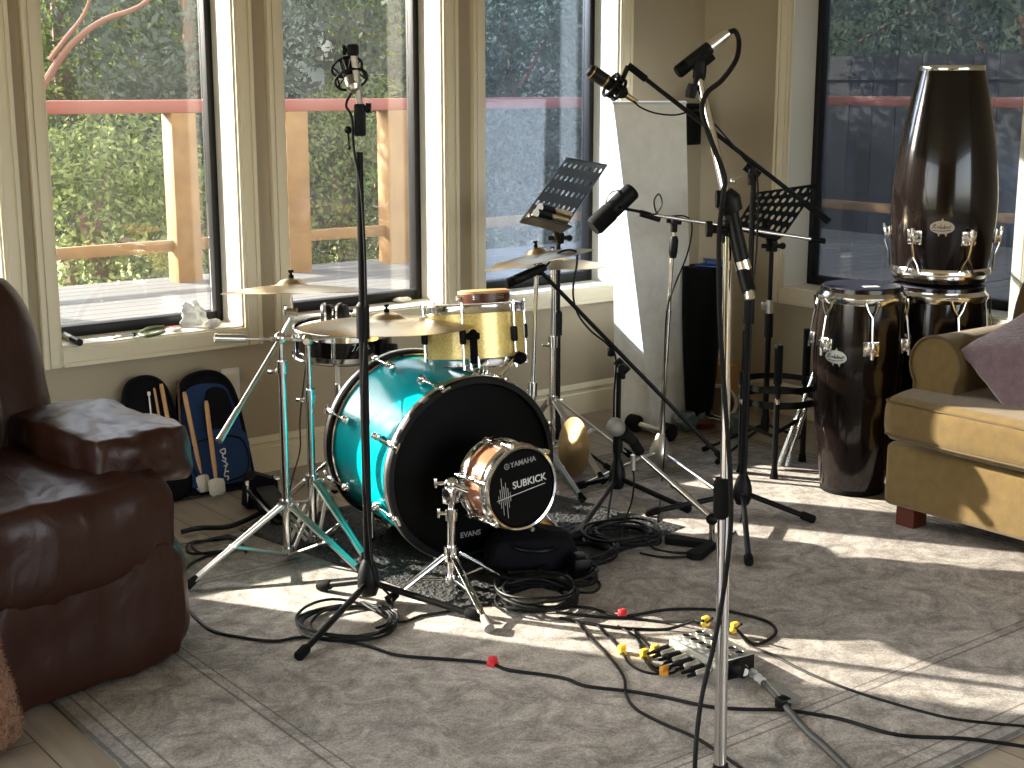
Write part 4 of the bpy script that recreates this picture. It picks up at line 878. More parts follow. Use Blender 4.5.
# ---------------------------------------------------------------- music stands
def perf(o, ex, ey, nx, ny, hw, hh, th, ex2=None):
    """plate with nx x ny slots, thickness th"""
    b = MB(); n = ex.cross(ey).normalized()*th; ex2 = ex2 or ex; ez_ = ex2 - ex
    for i in range(nx):
        for j in range(ny):
            P = lambda u, v: o + ex*((i+u)/nx) + ey*((j+v)/ny) + ez_*((i+u)/nx*(j+v)/ny)
            outer = [(0, 0), (.5, 0), (1, 0), (1, .5), (1, 1), (.5, 1), (0, 1), (0, .5)]
            inner = [(.5+hw*math.cos(math.radians(a)), .5+hh*math.sin(math.radians(a))) for a in (225, 270, 315, 0, 45, 90, 135, 180)]
            vs = [P(*q) for q in outer] + [P(*q) for q in inner]; vs += [v-n for v in vs]
            fs = []
            for k in range(8):
                k2 = (k+1) % 8; fs += [(k, k2, 8+k2, 8+k), (16+k2, 16+k, 24+k, 24+k2), (8+k, 8+k2, 24+k2, 24+k)]
            b.add(vs, fs)
    b.add([o, o+ex, o+ex-n, o-n, o+ey, o+ex2+ey, o+ex2+ey-n, o+ey-n], [(0, 1, 2, 3), (4, 7, 6, 5), (0, 3, 7, 4), (1, 5, 6, 2)])
    return b
def onplane(px, py, P0, n): d = ray(px, py); o = V((0, 0, H)); return o + d*((P0-o).dot(n)/d.dot(n))
def music_stand(label, BL, BR, TR, TL, base, z_hub, feet, hw, hh, nx, ny, top_py, grp='music stands'):
    ex, ey, ex2 = BR-BL, TL-BL, TR-TL; o = tripod_stand('music_stand', label, 'music stand', base, z_hub, feet, above(base, top_py), rl=.0115, ru=.009, mid_z=lerp(V((0, 0, z_hub)), above(base, top_py), .55).z, group=grp, hub_r=.018, leg_r=.006)
    b = perf(BL, ex, ey, nx, ny, hw, hh, .002, ex2); b.build('desk', M['black'], o, smooth=False)
    n = ex.cross(ey).normalized(); n = n if n.dot(FW) < 0 else -n
    if grp and n.dot(ray(560, 200)) > 0: n = -n
    b = MB(); e = .014
    for p, q in ((BL, BR), (BR, TR), (BL, TL), (TL, TR)): b.tube([p, q], .0032, 6)
    b.build('desk_rim', M['black'], o)
    c = BL + ex*.5 + ey*.22; t = above(base, top_py)
    b = MB(); b.tube([t-V((0, 0, .01)), c], .013, 10); b.box(t, (.035, .035, .045), None, .006); b.cyl(t-RX*.04, t+RX*.04, .009, seg=10); b.ball(t+RX*.042, .014, 8); b.build('tilt_head', M['blackplastic'], o)
    return o, ex, ey, n
M['desk_grey'] = mat('grey stand metal', (.035, .04, .045), .4)
BR = at(561, 232, 5.42); nP = V((.22, -.85, .48)).normalized(); BL, TR, TL = onplane(520, 222, BR, nP), onplane(607, 165, BR, nP), onplane(567, 158, BR, nP)
bM = g(557, 450, RZ); bM.z = 0
ms1, ex, ey, n_ = music_stand('grey music stand with slotted desk standing behind the right hand cymbals', BL, BR, TR, TL, bM, RZ+.10, [g(612, 470, floorz), g(585, 436, floorz), g(528, 462, floorz)], .22, .20, 8, 5, 238)
for ch in ms1.children:
    if ch.name.startswith('desk'): ch.data.materials[0] = M['desk_grey']
b = MB(); nn = (-ex.cross(ey)).normalized(); nn = nn if nn.dot(FW) < 0 else -nn
b.add([BL-ex*.02, BR+ex*.02, BR+ex*.02+nn*.05, BL-ex*.02+nn*.05], [(0, 1, 2, 3)]); b.add([BL-ex*.02-V((0, 0, .003)), BR+ex*.02-V((0, 0, .003)), BR+ex*.02+nn*.05-V((0, 0, .003)), BL-ex*.02+nn*.05-V((0, 0, .003))], [(3, 2, 1, 0)])
b.tube([BL-ex*.02+nn*.05, BR+ex*.02+nn*.05], .005, 8); b.build('ledge', M['desk_grey'], ms1)
# percussion block on the ledge
W_ = ex.length; ud = ex.normalized(); vd = ey.normalized(); oB = BL + ex*.05 + nn*.012 + vd*.006
pb = thing('shaker_block', 'cream wooden block with two dark tubes resting on the grey music stand ledge', 'percussion block', oB)
b = MB(); R3 = Matrix((ud, vd, ud.cross(vd))).transposed(); b.box(oB+ud*W_*.42+vd*.055+nn*.010, (W_*.78, .10, .018), R3, .006); b.build('block', mat('pale gold wood', (.62, .50, .24), .5), pb)
for v_ in (.032, .074):
    b = MB(); b.cyl(oB+ud*W_*.05+vd*v_+nn*.030, oB+ud*W_*.36+vd*v_+nn*.030, .018, seg=18); b.build('tube', M['satin'] if False else M['blackplastic'], pb)
    b = MB(); b.cyl(oB+ud*W_*.40+vd*v_+nn*.026, oB+ud*W_*.80+vd*v_+nn*.026, .017, seg=18); b.build('brass_tube', M['cymbal'], pb)

BR = at(783, 236, 5.42); nP = V((-.12, -.88, .45)).normalized(); BL, TR, TL = onplane(739, 222, BR, nP), onplane(819, 184, BR, nP), onplane(757, 193, BR, nP)
bN = g(764, 452, RZ); bN.z = 0
ms2, ex, ey, n_ = music_stand('black music stand with round perforations between the right window and the tall black boom stand', BL, BR, TR, TL, bN, RZ+.13, [g(702, 450, floorz), g(716, 463, floorz), g(800, 437, floorz)], .27, .30, 8, 5, 246)
b = MB(); b.prism([(0, -.01), (1, -.01), (.9, -.17), (.55, -.24), (.35, -.24), (.05, -.12)], BL, ex, ey, .003); b.build('lower_plate', M['black'], ms2)
b = MB()
nn = (ex.cross(ey)).normalized(); nn = nn if nn.dot(FW) > 0 else -nn
b.add([BL, BR, BR+nn*.05, BL+nn*.05, BL-V((0, 0, .003)), BR-V((0, 0, .003)), BR+nn*.05-V((0, 0, .003)), BL+nn*.05-V((0, 0, .003))], [(0, 1, 2, 3), (7, 6, 5, 4), (0, 4, 5, 1), (3, 2, 6, 7)]); b.build('ledge', M['black'], ms2)
b = MB(); b.cyl(above(bN, 318), above(bN, 300), .014, seg=12); b.box(above(bN, 306)-RX*.022, (.02, .012, .03), None, .003); b.build('silver_clip', M['satin'], ms2)
# ---------------------------------------------------------------- congas
def conga(label, base, hgt, prof, head_r, head=True, flip=False, a0=0., headm='conga_head', nl=6, lug_d=.20, badge_d=.235, badge_az=None, label_sticker=False):
    """prof: (r, h) of the wooden shell with h = 0 at the foot; the head is at the top unless flipped"""
    o = thing('conga_drum', label, 'conga', base, 'congas')
    A = V((0, 0, -1)) if flip else V((0, 0, 1)); O = base + (V((0, 0, hgt)) if flip else V((0, 0, 0)))
    def P(r, az, h): return O + A*h + V((math.cos(az), math.sin(az), 0))*r
    def rad(h):
        for (r0, h0), (r1, h1) in zip(prof, prof[1:]):
            if h0 <= h <= h1: return lerp(r0, r1, (h-h0)/(h1-h0))
        return prof[-1][0]
    sm = [(p.x, p.y) for p in spline([V((r, h, 0)) for r, h in prof], 6)]
    b = MB(); b.lathe([(sm[0][0]-.015, sm[0][1])] + sm, O, A, 72); b.build('shell', M['conga'], o)
    b = MB(); r0 = prof[0][0]; b.lathe([(r0-.012, -.002), (r0+.001, -.002), (r0+.0035, .003), (r0+.0035, .022), (r0+.001, .026)], O, A, 56); b.build('foot_ring', M['chrome'] if flip else M['rubber'], o)
    ht = prof[-1][1]
    b = MB(); b.lathe([(head_r+.010, ht-.050), (head_r+.016, ht-.052), (head_r+.021, ht-.040), (head_r+.020, ht-.028), (head_r+.013, ht-.022), (head_r+.008, ht-.014), (head_r+.004, ht-.012), (head_r+.004, ht-.05)], O, A, 72); b.build('rim', M['chrome'], o)
    b = MB(); b.lathe([(head_r+.010, ht-.035), (head_r+.006, ht-.006), (head_r-.002, ht+.003), (head_r-.02, ht+.005), (0, ht+.005)], O, A, 72); hd = b.build('head', M[headm], o)
    for k in range(nl):
        az = a0 + 2*math.pi*k/nl; hl = ht-lug_d; rl = rad(hl); dx = V((-math.sin(az), math.cos(az), 0)); rd = V((math.cos(az), math.sin(az), 0))
        sl = (rad(hl+.03)-rad(hl-.03))/.06; ud = (A + rd*sl).normalized(); R3 = Matrix((dx, ud, dx.cross(ud))).transposed(); nn = dx.cross(ud); nn = nn if nn.dot(rd) > 0 else -nn
        b = MB(); c = P(rl+.002, az, hl); b.box(c, (.056, .052, .008), R3, .003)
        for u in (-.019, .019):
            for v in (-.014, .014): b.ball(c+dx*u+ud*v+nn*.006, .0075, 8)
        b.box(c+nn*.012, (.016, .046, .022), R3, .005); lg = b.build('lug', M['chrome'], o)
        b = MB(); q0 = c+nn*.018-ud*.035; q1 = P(head_r+.028, az, ht-.095); b.tube([q0, c+nn*.018+ud*.03, q1], .0042, 8)
        for u in (-.026, .026): b.tube([q1, P(head_r+.026, az, ht-.070)+dx*u*.6, P(head_r+.024, az, ht-.040)+dx*u], .0038, 8)
        b.cyl(q0, q0+ud*.022, .0075, seg=8); b.build('tension_hook', M['chrome'], lg)
    if badge_az is not None:
        hb = ht-badge_d; c = P(rad(hb)+.003, badge_az, hb); rd = V((math.cos(badge_az), math.sin(badge_az), 0)); dx = V((-math.sin(badge_az), math.cos(badge_az), 0))
        if dx.dot(RX) < 0: dx = -dx
        zz = V((0, 0, 1)); sl = (rad(hb+.03)-rad(hb-.03))/.06; zz = (zz + rd*sl*(1 if not flip else -1)).normalized()
        ell = [(.042*math.cos(t), .023*math.sin(t)) for t in [2*math.pi*k/28 for k in range(28)]]
        nrm = dx.cross(zz); fl = 1 if nrm.dot(rd) > 0 else -1
        b = MB(); b.prism(ell, c, dx, zz, .003*fl); b.prism([(-.016, -.02), (-.010, -.033), (-.006, -.021)], c, dx, zz, .003*fl); b.prism([(.008, -.021), (.014, -.033), (.020, -.018)], c, dx, zz, .003*fl); b.prism([(-.006, .02), (0, .032), (.006, .02)], c, dx, zz, .003*fl)
        bd_ = b.build('badge', M['badge'], o)
        b = MB(); c2 = c + rd*.0038; T = lambda u, v: c2 + dx*u + zz*v
        for pts in ([(-.032, -.006), (-.028, .010), (-.022, .008), (-.027, .001), (-.021, -.004)], [(-.018, -.004), (-.014, .003), (-.010, -.004), (-.006, .003)], [(-.004, .010), (-.004, -.006), (.002, .001), (.004, -.005)], [(.007, .009), (.008, -.005), (.013, .003), (.016, -.004)], [(.018, .002), (.022, -.004), (.026, .006), (.031, .001)], [(-.03, -.011), (0, -.013), (.03, -.009)]):
            b.tube(spline([T(u, v) for u, v in pts], 4), .0011, 5)
        b.build('badge_script', M['head_black'], bd_)
    if label_sticker:
        b = MB(); c = O + A*(ht+.0056); f = -FW; b.box(c - FW*.07 + RX*.015, (.055, .032, .0012), Matrix.Rotation(YAW+.1, 3, 'Z'), 0); b.build('label', M['white'], hd)
    return o
az_cam = math.atan2(-FW.y, -FW.x)
cg1 = g(856, 494, RZ); cg1 = V((cg1.x, cg1.y, 0)) + FW*.07; cg1.z = RZ+.002
pr1 = [(.110, 0), (.120, .06), (.139, .20), (.155, .40), (.159, .50), (.153, .62), (.142, .745)]
conga('black conga with a dark blue head standing left of the stacked pair', cg1, .75, pr1, .136, a0=az_cam+.02, badge_az=az_cam-.72, label_sticker=True)
cg2 = V((at(944, 300, 5.16).x, at(944, 300, 5.16).y, RZ+.002)) if False else at(938, 300, 5.16); cg2 = V((cg2.x, cg2.y, .002))
pr2 = [(.122, 0), (.134, .06), (.158, .20), (.178, .40), (.183, .50), (.176, .62), (.162, .735)]
conga('black conga standing upright behind the sofa arm as the lower of the stacked pair', cg2, .74, pr2, .156, a0=az_cam+.12, lug_d=.19)
cg3 = cg2 + V((0, 0, .748)); ht3 = zat(66, dist(cg3)) - cg3.z
pr3 = [(.112, 0), (.127, .07), (.150, .18), (.172, .31), (.185, .44), (.1855, .53), (.178, .63), (.163, ht3-.006)]
conga('black conga turned upside down on top of the other, its small open foot upward', cg3, ht3, pr3, .157, flip=True, a0=az_cam-.82, badge_az=az_cam-.30, lug_d=.165, badge_d=.205, headm='head_black')

# ---------------------------------------------------------------- conga basket stand
bc = at(778, 392, 5.28); bc = V((bc.x, bc.y, 0)); DB = 5.28
bk = thing('conga_stand', 'empty black ring stand with upright posts beside the tall conga', 'drum stand', bc)
def ring(o, c, z, r, th, h, m, nm):
    b = MB(); b.lathe([(r-th, 0), (r, 0), (r, h), (r-th, h), (r-th, 0)], V((c.x, c.y, z)), (0, 0, 1), 56); return b.build(nm, M[m], o)
ring(bk, bc, zat(386, DB), .150, .006, .022, 'black', 'upper_ring'); ring(bk, bc, zat(401, DB), .150, .005, .026, 'black', 'lower_ring')
for px, top_py, Dp, m in ((777, 346, DB-.155, 1), (754, 332, DB+.08, 1), (806, 330, DB+.10, 1), (742, 372, DB-.06, 0)):
    p = at(px, 400, Dp); ft = V((p.x, p.y, 0)); d = (ft-bc); d.z = 0; d.normalize(); pp = bc + d*.156
    b = MB(); b.cyl(V((pp.x, pp.y, RZ+.012)), V((pp.x, pp.y, zat(top_py, dist(pp)))), .011, seg=12); pt = b.build('post', M['black'], bk)
    b = MB(); b.cyl(V((pp.x, pp.y, zat(384, dist(pp)))), V((pp.x, pp.y, zat(top_py, dist(pp))+.004)), .0155, seg=14); b.build('rubber_sleeve', M['rubber'], pt)
    b = MB(); b.cyl(V((pp.x, pp.y, RZ)), V((pp.x, pp.y, RZ+.03)), .016, .013, 12); b.build('rubber_foot', M['rubber'], pt)
    b = MB(); b.ball(V((pp.x, pp.y, zat(401, dist(pp))))-FW*.012, .013, 8); b.build('bolt', M['chrome'], pt)
for (a, c_), z in ((((815, 372), (778, 466)), 0), (((806, 408), (786, 466)), 0)):
    b = MB(); b.cyl(at(a[0], a[1], DB+.02), g(c_[0], c_[1], RZ+.012), .0095, seg=10); b.build('strut', M['chrome'], bk)
b = MB(); b.tube([at(742, 424, DB), at(772, 436, DB-.06), at(798, 420, DB)], .008, 8); b.build('cross_brace', M['black'], bk)

# ---------------------------------------------------------------- white twisted tower, black tower, wall speaker
DT = 6.0
bl0 = at(615, 418, DT+.02); fl0 = at(654, 412, DT-.16); fr0 = at(693, 407, DT+.04); br0 = at(656, 400, DT+.22)
tl0 = at(612, 104, DT+.05); tl1 = at(613, 108, DT-.08); tr1 = at(686, 101, DT-.05); tr0 = at(686, 100, DT+.22)
wt_ = thing('cloth_tower', 'tall white fabric covered tower tapering downward in the room corner', 'tower lamp', V((fl0.x, fl0.y, 0)))  # cloth tower of unknown use, gives no light
b = MB(); bot = [V((p.x, p.y, RZ)) for p in (bl0, fl0, fr0, br0)]; tp4 = [V((p.x, p.y, 1.375)) for p in (tl0, tl1, tr1, tr0)]
def tower_pt(u, v):
    k = u*4 % 4; i = int(k); f = k-i; return lerp(lerp(bot[i], bot[(i+1) % 4], f), lerp(tp4[i], tp4[(i+1) % 4], f), v)
b.grid(tower_pt, 32, 24, cu=True); n0_ = len(b.v); b.add([tower_pt(i/4, 1) for i in range(4)], [(0, 1, 2, 3)]); b.add([tower_pt(i/4, 0) for i in range(4)], [(3, 2, 1, 0)])
b.build('cloth_cover', M['fabric_white'], wt_, angle=30)
b = MB()
b.tube([p + V((0, 0, .002)) for p in tp4], .006, 8, closed=True); b.build('top_rim', M['white'], wt_)
DKt = 5.98
bt_ = at(699, 412, DKt); btb = V((bt_.x, bt_.y, 0))
bp = thing('djembe_drum', 'tall tapered black drum standing in the corner right of the white tower', 'drum', btb)
b = MB(); zt_ = zat(266, DKt); b.lathe([(0, .05), (.055, .05), (.062, .14), (.074, .30), (.084, .5), (.0875, zt_-.02), (.084, zt_), (0, zt_)], btb, (0, 0, 1), 48); b.build('shell', M['head_black'], bp)
b = MB(); b.lathe([(0, RZ), (.075, RZ), (.078, .03), (.058, .055), (0, .055)], btb, (0, 0, 1), 40); b.build('foot', M['darkwood'], bp)
o = thing('folder', 'small blue folder lying on top of the black corner drum', 'folder', V((btb.x, btb.y, zt_)))
b = MB(); b.box(V((btb.x, btb.y, zt_+.006))+RX*.035, (.13, .10, .008), Matrix.Rotation(.4, 3, 'Z'), .002); b.box(V((btb.x, btb.y, zt_+.018))+RX*.05, (.12, .09, .012), Matrix.Rotation(.9, 3, 'Z') @ Matrix.Rotation(.10, 3, 'X'), .002); b.build('cover', M['blue'], o)
spx = 4.63
cs = V((spx, WY-.075, zat(124, dist(V((spx, WY-.07, 0))))))
ws = thing('wall_speaker', 'small black satellite speaker on the wall behind the white tower', 'speaker', cs)
b = MB(); b.box(cs, (.105, .10, .185), None, .008); b.build('cabinet', M['black'], ws)
b = MB(); b.box(cs-V((0, .052, 0)), (.09, .006, .165), None, .003); b.build('grille', M['rubber'], ws)
b = MB(); b.cyl(cs+V((0, .045, 0)), V((spx, WY, cs.z)), .018, seg=14); b.build('wall_bracket', M['black'], ws)

# ---------------------------------------------------------------- dumbbells, bowl, box
def dumbbell(label, p, q, r, hm, hexed, L=.06):
    c = lerp(p, q, .5); o = thing('dumbbell', label, 'dumbbell', c, 'dumbbells'); d = (q-p).normalized(); n = 6 if hexed else 28
    b = MB(); b.cyl(p+d*.02, q-d*.02, .0145, seg=18); b.build('handle', M['chrome'], o)
    for s, e in ((p, -1), (q, 1)):
        b = MB(); x, y, _ = frame(d); k = L
        b.lathe([(0, -.5*k), (r*.72, -.5*k), (r, -.34*k), (r, .34*k), (r*.72, .5*k), (0, .5*k)], s, d, n, xdir=V((0, 0, 1)).cross(d) if hexed else None)
        b.build('head', M[hm], o, angle=25)
def flo(px, py, r): p = g(px, py, r+RZ); return p
dumbbell('round headed black dumbbell with a chrome handle before the white tower', flo(634, 423, .037), flo(668, 432, .037), .037, 'rubber', False)
dumbbell('hexagonal grey green dumbbell, middle one of the row before the black corner drum', flo(653, 411, .043), flo(687, 421, .043), .046, 'dumbteal', True)
dumbbell('hexagonal grey green dumbbell nearest the foot of the black corner drum', flo(703, 416, .045), flo(733, 424, .045), .048, 'dumbteal', True)
tb_ = at(719, 402, 6.02)
o = thing('tambourine', 'cream rimmed brown tambourine leaning in the corner behind the dumbbells', 'tambourine', tb_)
td_ = (-FW*.8 + RX*.15 + V((0, 0, .55))).normalized()
b = MB(); b.lathe([(.070, -.02), (.082, -.02), (.084, 0), (.080, .012), (.070, .012), (.068, 0), (.070, -.02)], tb_, td_, 40); b.build('rim', M['felt'], o)
b = MB(); b.lathe([(0, -.012), (.0695, -.012), (.0695, -.004), (0, -.004)], tb_, td_, 40); b.build('skin', M['darkwood'], o)
cb = at(722, 392, 6.30)
o = thing('cardboard_box', 'plain brown cardboard box in the corner behind the tambourine', 'box', V((cb.x, cb.y, 0)))
R_ = Matrix.Rotation(.2, 3, 'Z')
b = MB(); zc = zat(364, dist(cb)); b.box(V((cb.x, cb.y, RZ/2+zc/2)), (.17, .13, zc-RZ), R_, .003); b.build('carton', M['cardboard'], o)
b = MB(); b.box(V((cb.x, cb.y, zc+.001)), (.05, .131, .002), R_); b.build('tape_strip', M['stick'], o)

# ---------------------------------------------------------------- stick bags and mallets against the window wall
def stickbag(label, pxl, pxr, py_t, py_b, fm, blue):
    pl, pr = ray(pxl, py_b), ray(pxr, py_b)
    f = lambda d: d.x*((WY-.16)/d.y)
    x0, x1 = f(pl), f(pr); c = V(((x0+x1)/2, WY-.17, 0)); w = (x1-x0)/2; zb = .012
    h = zat(py_t, dist(V((c.x, WY-.05, 0))))
    o = thing('stick_bag', label, 'stick bag', c, 'stick bags')
    up_ = V((0, .13, h)).normalized(); ex = V((1, 0, 0)); L = h/up_.z
    def outline(k, bot=0.): return [(-w*k*.98, bot), (w*k*.98, bot), (w*k, L*.12), (w*k*.93, L*.62), (w*k*.80, L*.84), (w*k*.5, L*.965*k), (0, L*k), (-w*k*.5, L*.965*k), (-w*k*.80, L*.84), (-w*k*.93, L*.62), (-w*k, L*.12)]
    def sm(pts): return [(p.x, p.y) for p in spline([V((a, b_, 0)) for a, b_ in pts], 5, closed=True)]
    b = MB(); b.prism(sm(outline(1.)), c+V((0, 0, zb)), ex, up_, -.022); b.build('back_panel', M['black_bag'], o)
    nr = ex.cross(up_).normalized()
    b = MB(); q = c+V((0, 0, zb))+nr*.004
    b.tube([q+ex*a+up_*b_ for a, b_ in sm(outline(.985, L*.01))], .007, 8, closed=True); b.build('zip_edge', M['black_bag'], o)
    def face(name, pts, m, th=.008, off=0.): bb = MB(); bb.prism(pts, c+V((0, 0, zb))+nr*off, ex, up_, th); return bb.build(name, M[m], o)
    if blue:
        face('inner_panel', sm([(-w*.86, L*.46), (w*.84, L*.46), (w*.74, L*.72), (w*.5, L*.86), (-w*.4, L*.88), (-w*.78, L*.74)]), 'blue_bag', .004)
        pk = face('pocket', sm([(-w*.80, L*.05), (w*.86, L*.05), (w*.90, L*.14), (w*.84, L*.46), (-w*.84, L*.46), (-w*.90, L*.14)]), 'blue_bag', .016)
        b = MB(); b.tube([c+V((0, 0, zb))+nr*.017+ex*a+up_*b_ for a, b_ in sm([(-w*.66, L*.10), (w*.72, L*.10), (w*.72, L*.40), (-w*.70, L*.40)])], .003, 6, closed=True); b.build('seam', M['black_bag'], pk)
        b = MB(); T = lambda u, v: c+V((0, 0, zb))+nr*.0185+ex*(u*w)+up_*(v*L)
        for pts in ([(.05, .32), (.20, .33), (.18, .29), (.08, .30), (.05, .32)], [(.12, .30), (.10, .26), (.18, .25), (.13, .22)], [(.06, .24), (.20, .20), (.08, .19)], [(.16, .19), (.10, .15), (.20, .14)], [(.10, .15), (.05, .11), (.16, .10), (.12, .07)]): b.tube(spline([T(*q) for q in pts], 5), .0026, 6)
        b.build('script_mark', M['white'], pk)
        face('mesh_pocket', sm([(-w*.1, L*.5), (w*.6, L*.5), (w*.58, L*.80), (0, L*.82)]), 'black_bag', .010, .002)
    else:
        face('stick_pocket', sm([(-w*.84, L*.05), (w*.84, L*.05), (w*.84, L*.50), (-w*.84, L*.50)]), 'black_bag', .018)
    return o, c+V((0, 0, zb)), ex, up_, nr, w, L
st1 = stickbag('open black stick bag leaning on the wall, nearest the recliner', 134, 190, 379, 492, None, False)
st2 = stickbag('open stick bag with blue pockets and white script, right of the all black bag', 189, 254, 374, 492, None, True)
def stick(name, label, p, q, r, m, headr=0., grp='drum sticks and mallets', headm='felt', hl=.05):
    o = thing(name, label, 'mallet' if headr else 'drumstick', q, grp); d = (q-p).normalized()
    b = MB(); b.tube([p, lerp(p, q, .05), lerp(p, q, .8), q], [r*.7, r, r, r*.7], 12); b.build('shaft', M[m], o)
    if headr: b = MB(); b.tube([q-d*.004, q, q+d*hl*.2, q+d*hl*.8, q+d*hl], [headr*.5, headr*.9, headr, headr*.95, headr*.6], 18); b.build('felt_head', M[headm], o)
    return o
def onbag(st, px, py, k=.02):
    o_, c, ex, up_, nr, w, L = st; d = ray(px, py); o0 = V((0, 0, H)); n = nr; q = c + nr*k; t = (q-o0).dot(n)/d.dot(n); return o0+d*t
stick('drumstick', 'tan drumstick standing in the black bag', onbag(st1, 161, 384), onbag(st1, 170, 432, .026), .0075, 'stick')
stick('mallet', 'thin rod with a pale tip at the left of the black bag', onbag(st1, 153, 432), onbag(st1, 149, 395), .003, 'satin', .006, hl=.012)
stick('drumstick', 'slim dark red stick at the right edge of the black bag', onbag(st1, 178, 381), onbag(st1, 181, 440, .026), .0045, 'darkwood')
stick('drumstick', 'thin brown stick beside the tan one in the black bag', onbag(st1, 154, 388), onbag(st1, 162, 432, .026), .0045, 'stick')
def mallet_foot(px, py, r): return g(px, py, RZ*0+r)
stick('mallet', 'left one of the two white headed mallets leaning on the bags', onbag(st1, 184, 392, .03), g(201, 476, .075), .0085, 'stick', .027, hl=.058)
stick('mallet', 'right one of the two white headed mallets leaning on the bags', onbag(st2, 206, 401, .03), g(216, 480, .07), .0085, 'stick', .030, hl=.058)
# ---------------------------------------------------------------- upholstery
def cushion(b, c, size, R=None, k=.55, n=14, wr=0., wf=(6, 6, 6), seed=0, fn=None, pinch=0.):
    """puffed box: cube pushed towards a sphere by k, with noise folds"""
    bm = bmesh.new(); bmesh.ops.create_cube(bm, size=2); bmesh.ops.subdivide_edges(bm, edges=bm.edges[:], cuts=n, use_grid_fill=True)
    R = R or Matrix.Identity(3); c = V(c); vs = []
    for v in bm.verts:
        p = v.co.copy(); e = 4.0
        m = (abs(p.x)**e + abs(p.y)**e + abs(p.z)**e)**(1/e); q = p/m if m > 0 else p; s = p.normalized()
        q = lerp(q, s*1.0, max(0, k-.35)); q = lerp(p, q, min(1, k*1.6))
        if pinch: q.z *= 1 - pinch*max(abs(q.x), abs(q.y))**2.2
        w = V((q.x*size[0]/2, q.y*size[1]/2, q.z*size[2]/2))
        if wr: w += s*wr*(noise.noise(V((w.x*wf[0]+seed, w.y*wf[1], w.z*wf[2]))) + .5*noise.noise(V((w.x*wf[0]*2.3, w.y*wf[1]*2.3+seed, w.z*wf[2]*2.3))))
        if fn: w = fn(w)
        vs.append(c + R @ w)
    bm.verts.index_update(); b.add(vs, [[v.index for v in f.verts] for f in bm.faces]); bm.free(); return b
rc = thing('recliner', 'dark brown leather recliner with puffed arm and footrest at the left edge', 'recliner', V((.95, 3.7, RZ)))
# structure
b = MB(); b.box((1.49, 3.58, .275), (.075, .36, .50), None, .03); b.build('side_panel', M['leather_side'], rc)
b = MB(); b.box((.425, 3.58, .275), (.075, .36, .50), None, .03); b.build('side_panel', M['leather_side'], rc)
b = MB(); b.box((.95, 3.86, .16), (.90, .80, .26), None, .02); b.build('seat_base', M['leather_side'], rc)
b = MB(); cushion(b, (.935, 3.335, .178), (1.12, .26, .335), None, .30, 30, .016, (16, 5, 3), 3); b.build('footrest', M['leather'], rc, angle=80)
b = MB(); cushion(b, (.945, 3.52, .375), (1.08, .66, .275), None, .36, 30, .015, (15, 4, 4), 9); b.build('seat_cushion', M['leather'], rc, angle=80)
def droop(w):
    t = max(0, (-w.y-.25)/.25); return V((w.x*(1+.10*t), w.y, w.z - .05*t*t))
for X in (1.405, .495):
    b = MB(); cushion(b, (X+.035, 3.58, .512), (.31, .54, .165), None, .42, 24, .012, (10, 14, 8), 5+X, droop); b.build('arm_pad', M['leather'], rc, angle=80)
Rb = Matrix.Rotation(math.radians(-12), 3, 'X')
b = MB(); cushion(b, (.955, 3.93, .655), (1.04, .28, .64), Rb, .52, 20, .010, (5, 5, 5), 2); b.build('backrest', M['leather'], rc, angle=80)
b = MB(); cushion(b, (.86, 3.72, .63), (.72, .22, .36), Rb, .5, 16, .016, (7, 5, 5), 7); b.build('lumbar_cushion', M['leather_side'], rc, angle=80)
b = MB(); cushion(b, (.80, 3.88, .82), (.66, .22, .22), Rb, .5, 16, .014, (6, 5, 5), 12); b.build('head_cushion', M['leather'], rc, angle=80)

_c = V((1.49, 3.23, 0)); _R = Matrix.Rotation(math.radians(9), 3, 'Z'); rc.location = _c + _R @ (rc.location - _c); rc.rotation_euler = (0, 0, math.radians(9))
# brown fleece pouf at the lower left
pf = at(-34, 752, 2.92); pf.z = .002
o = thing('floor_cushion', 'shaggy brown fleece floor cushion in the lower left corner before the recliner', 'cushion', pf)
b = MB(); random.seed(3)
prof = spline([V((0, 0, 0)), V((.08, .004, 0)), V((.118, .05, 0)), V((.112, .12, 0)), V((.085, .24, 0)), V((.062, .36, 0)), V((.030, .42, 0)), V((0, .43, 0))], 6)
rows = [(max(p.x, 0), p.y) for p in prof]
b.lathe(rows, pf, (0, 0, 1), 56)
for v in b.v: v += (V((v.x-pf.x, v.y-pf.y, 0)))*(.10*noise.noise(v*14)+.05*noise.noise(v*40))
base_n = len(b.f)
for _ in range(9000):
    i = random.randrange(base_n); f = b.f[i]; p = sum((b.v[k] for k in f), V())/len(f); p = lerp(p, b.v[f[random.randrange(len(f))]], random.random()*.9)
    n = V((p.x-pf.x, p.y-pf.y, .02)).normalized(); d = (n + V((random.gauss(0, .5), random.gauss(0, .5), random.gauss(-.2, .5)))).normalized()*random.uniform(.006, .012); w = n.cross(d).normalized()*.0018
    b.add([p-w, p+w, p+d], [(0, 1, 2)])
b.build('fleece_cover', M['fleece'], o, angle=80)

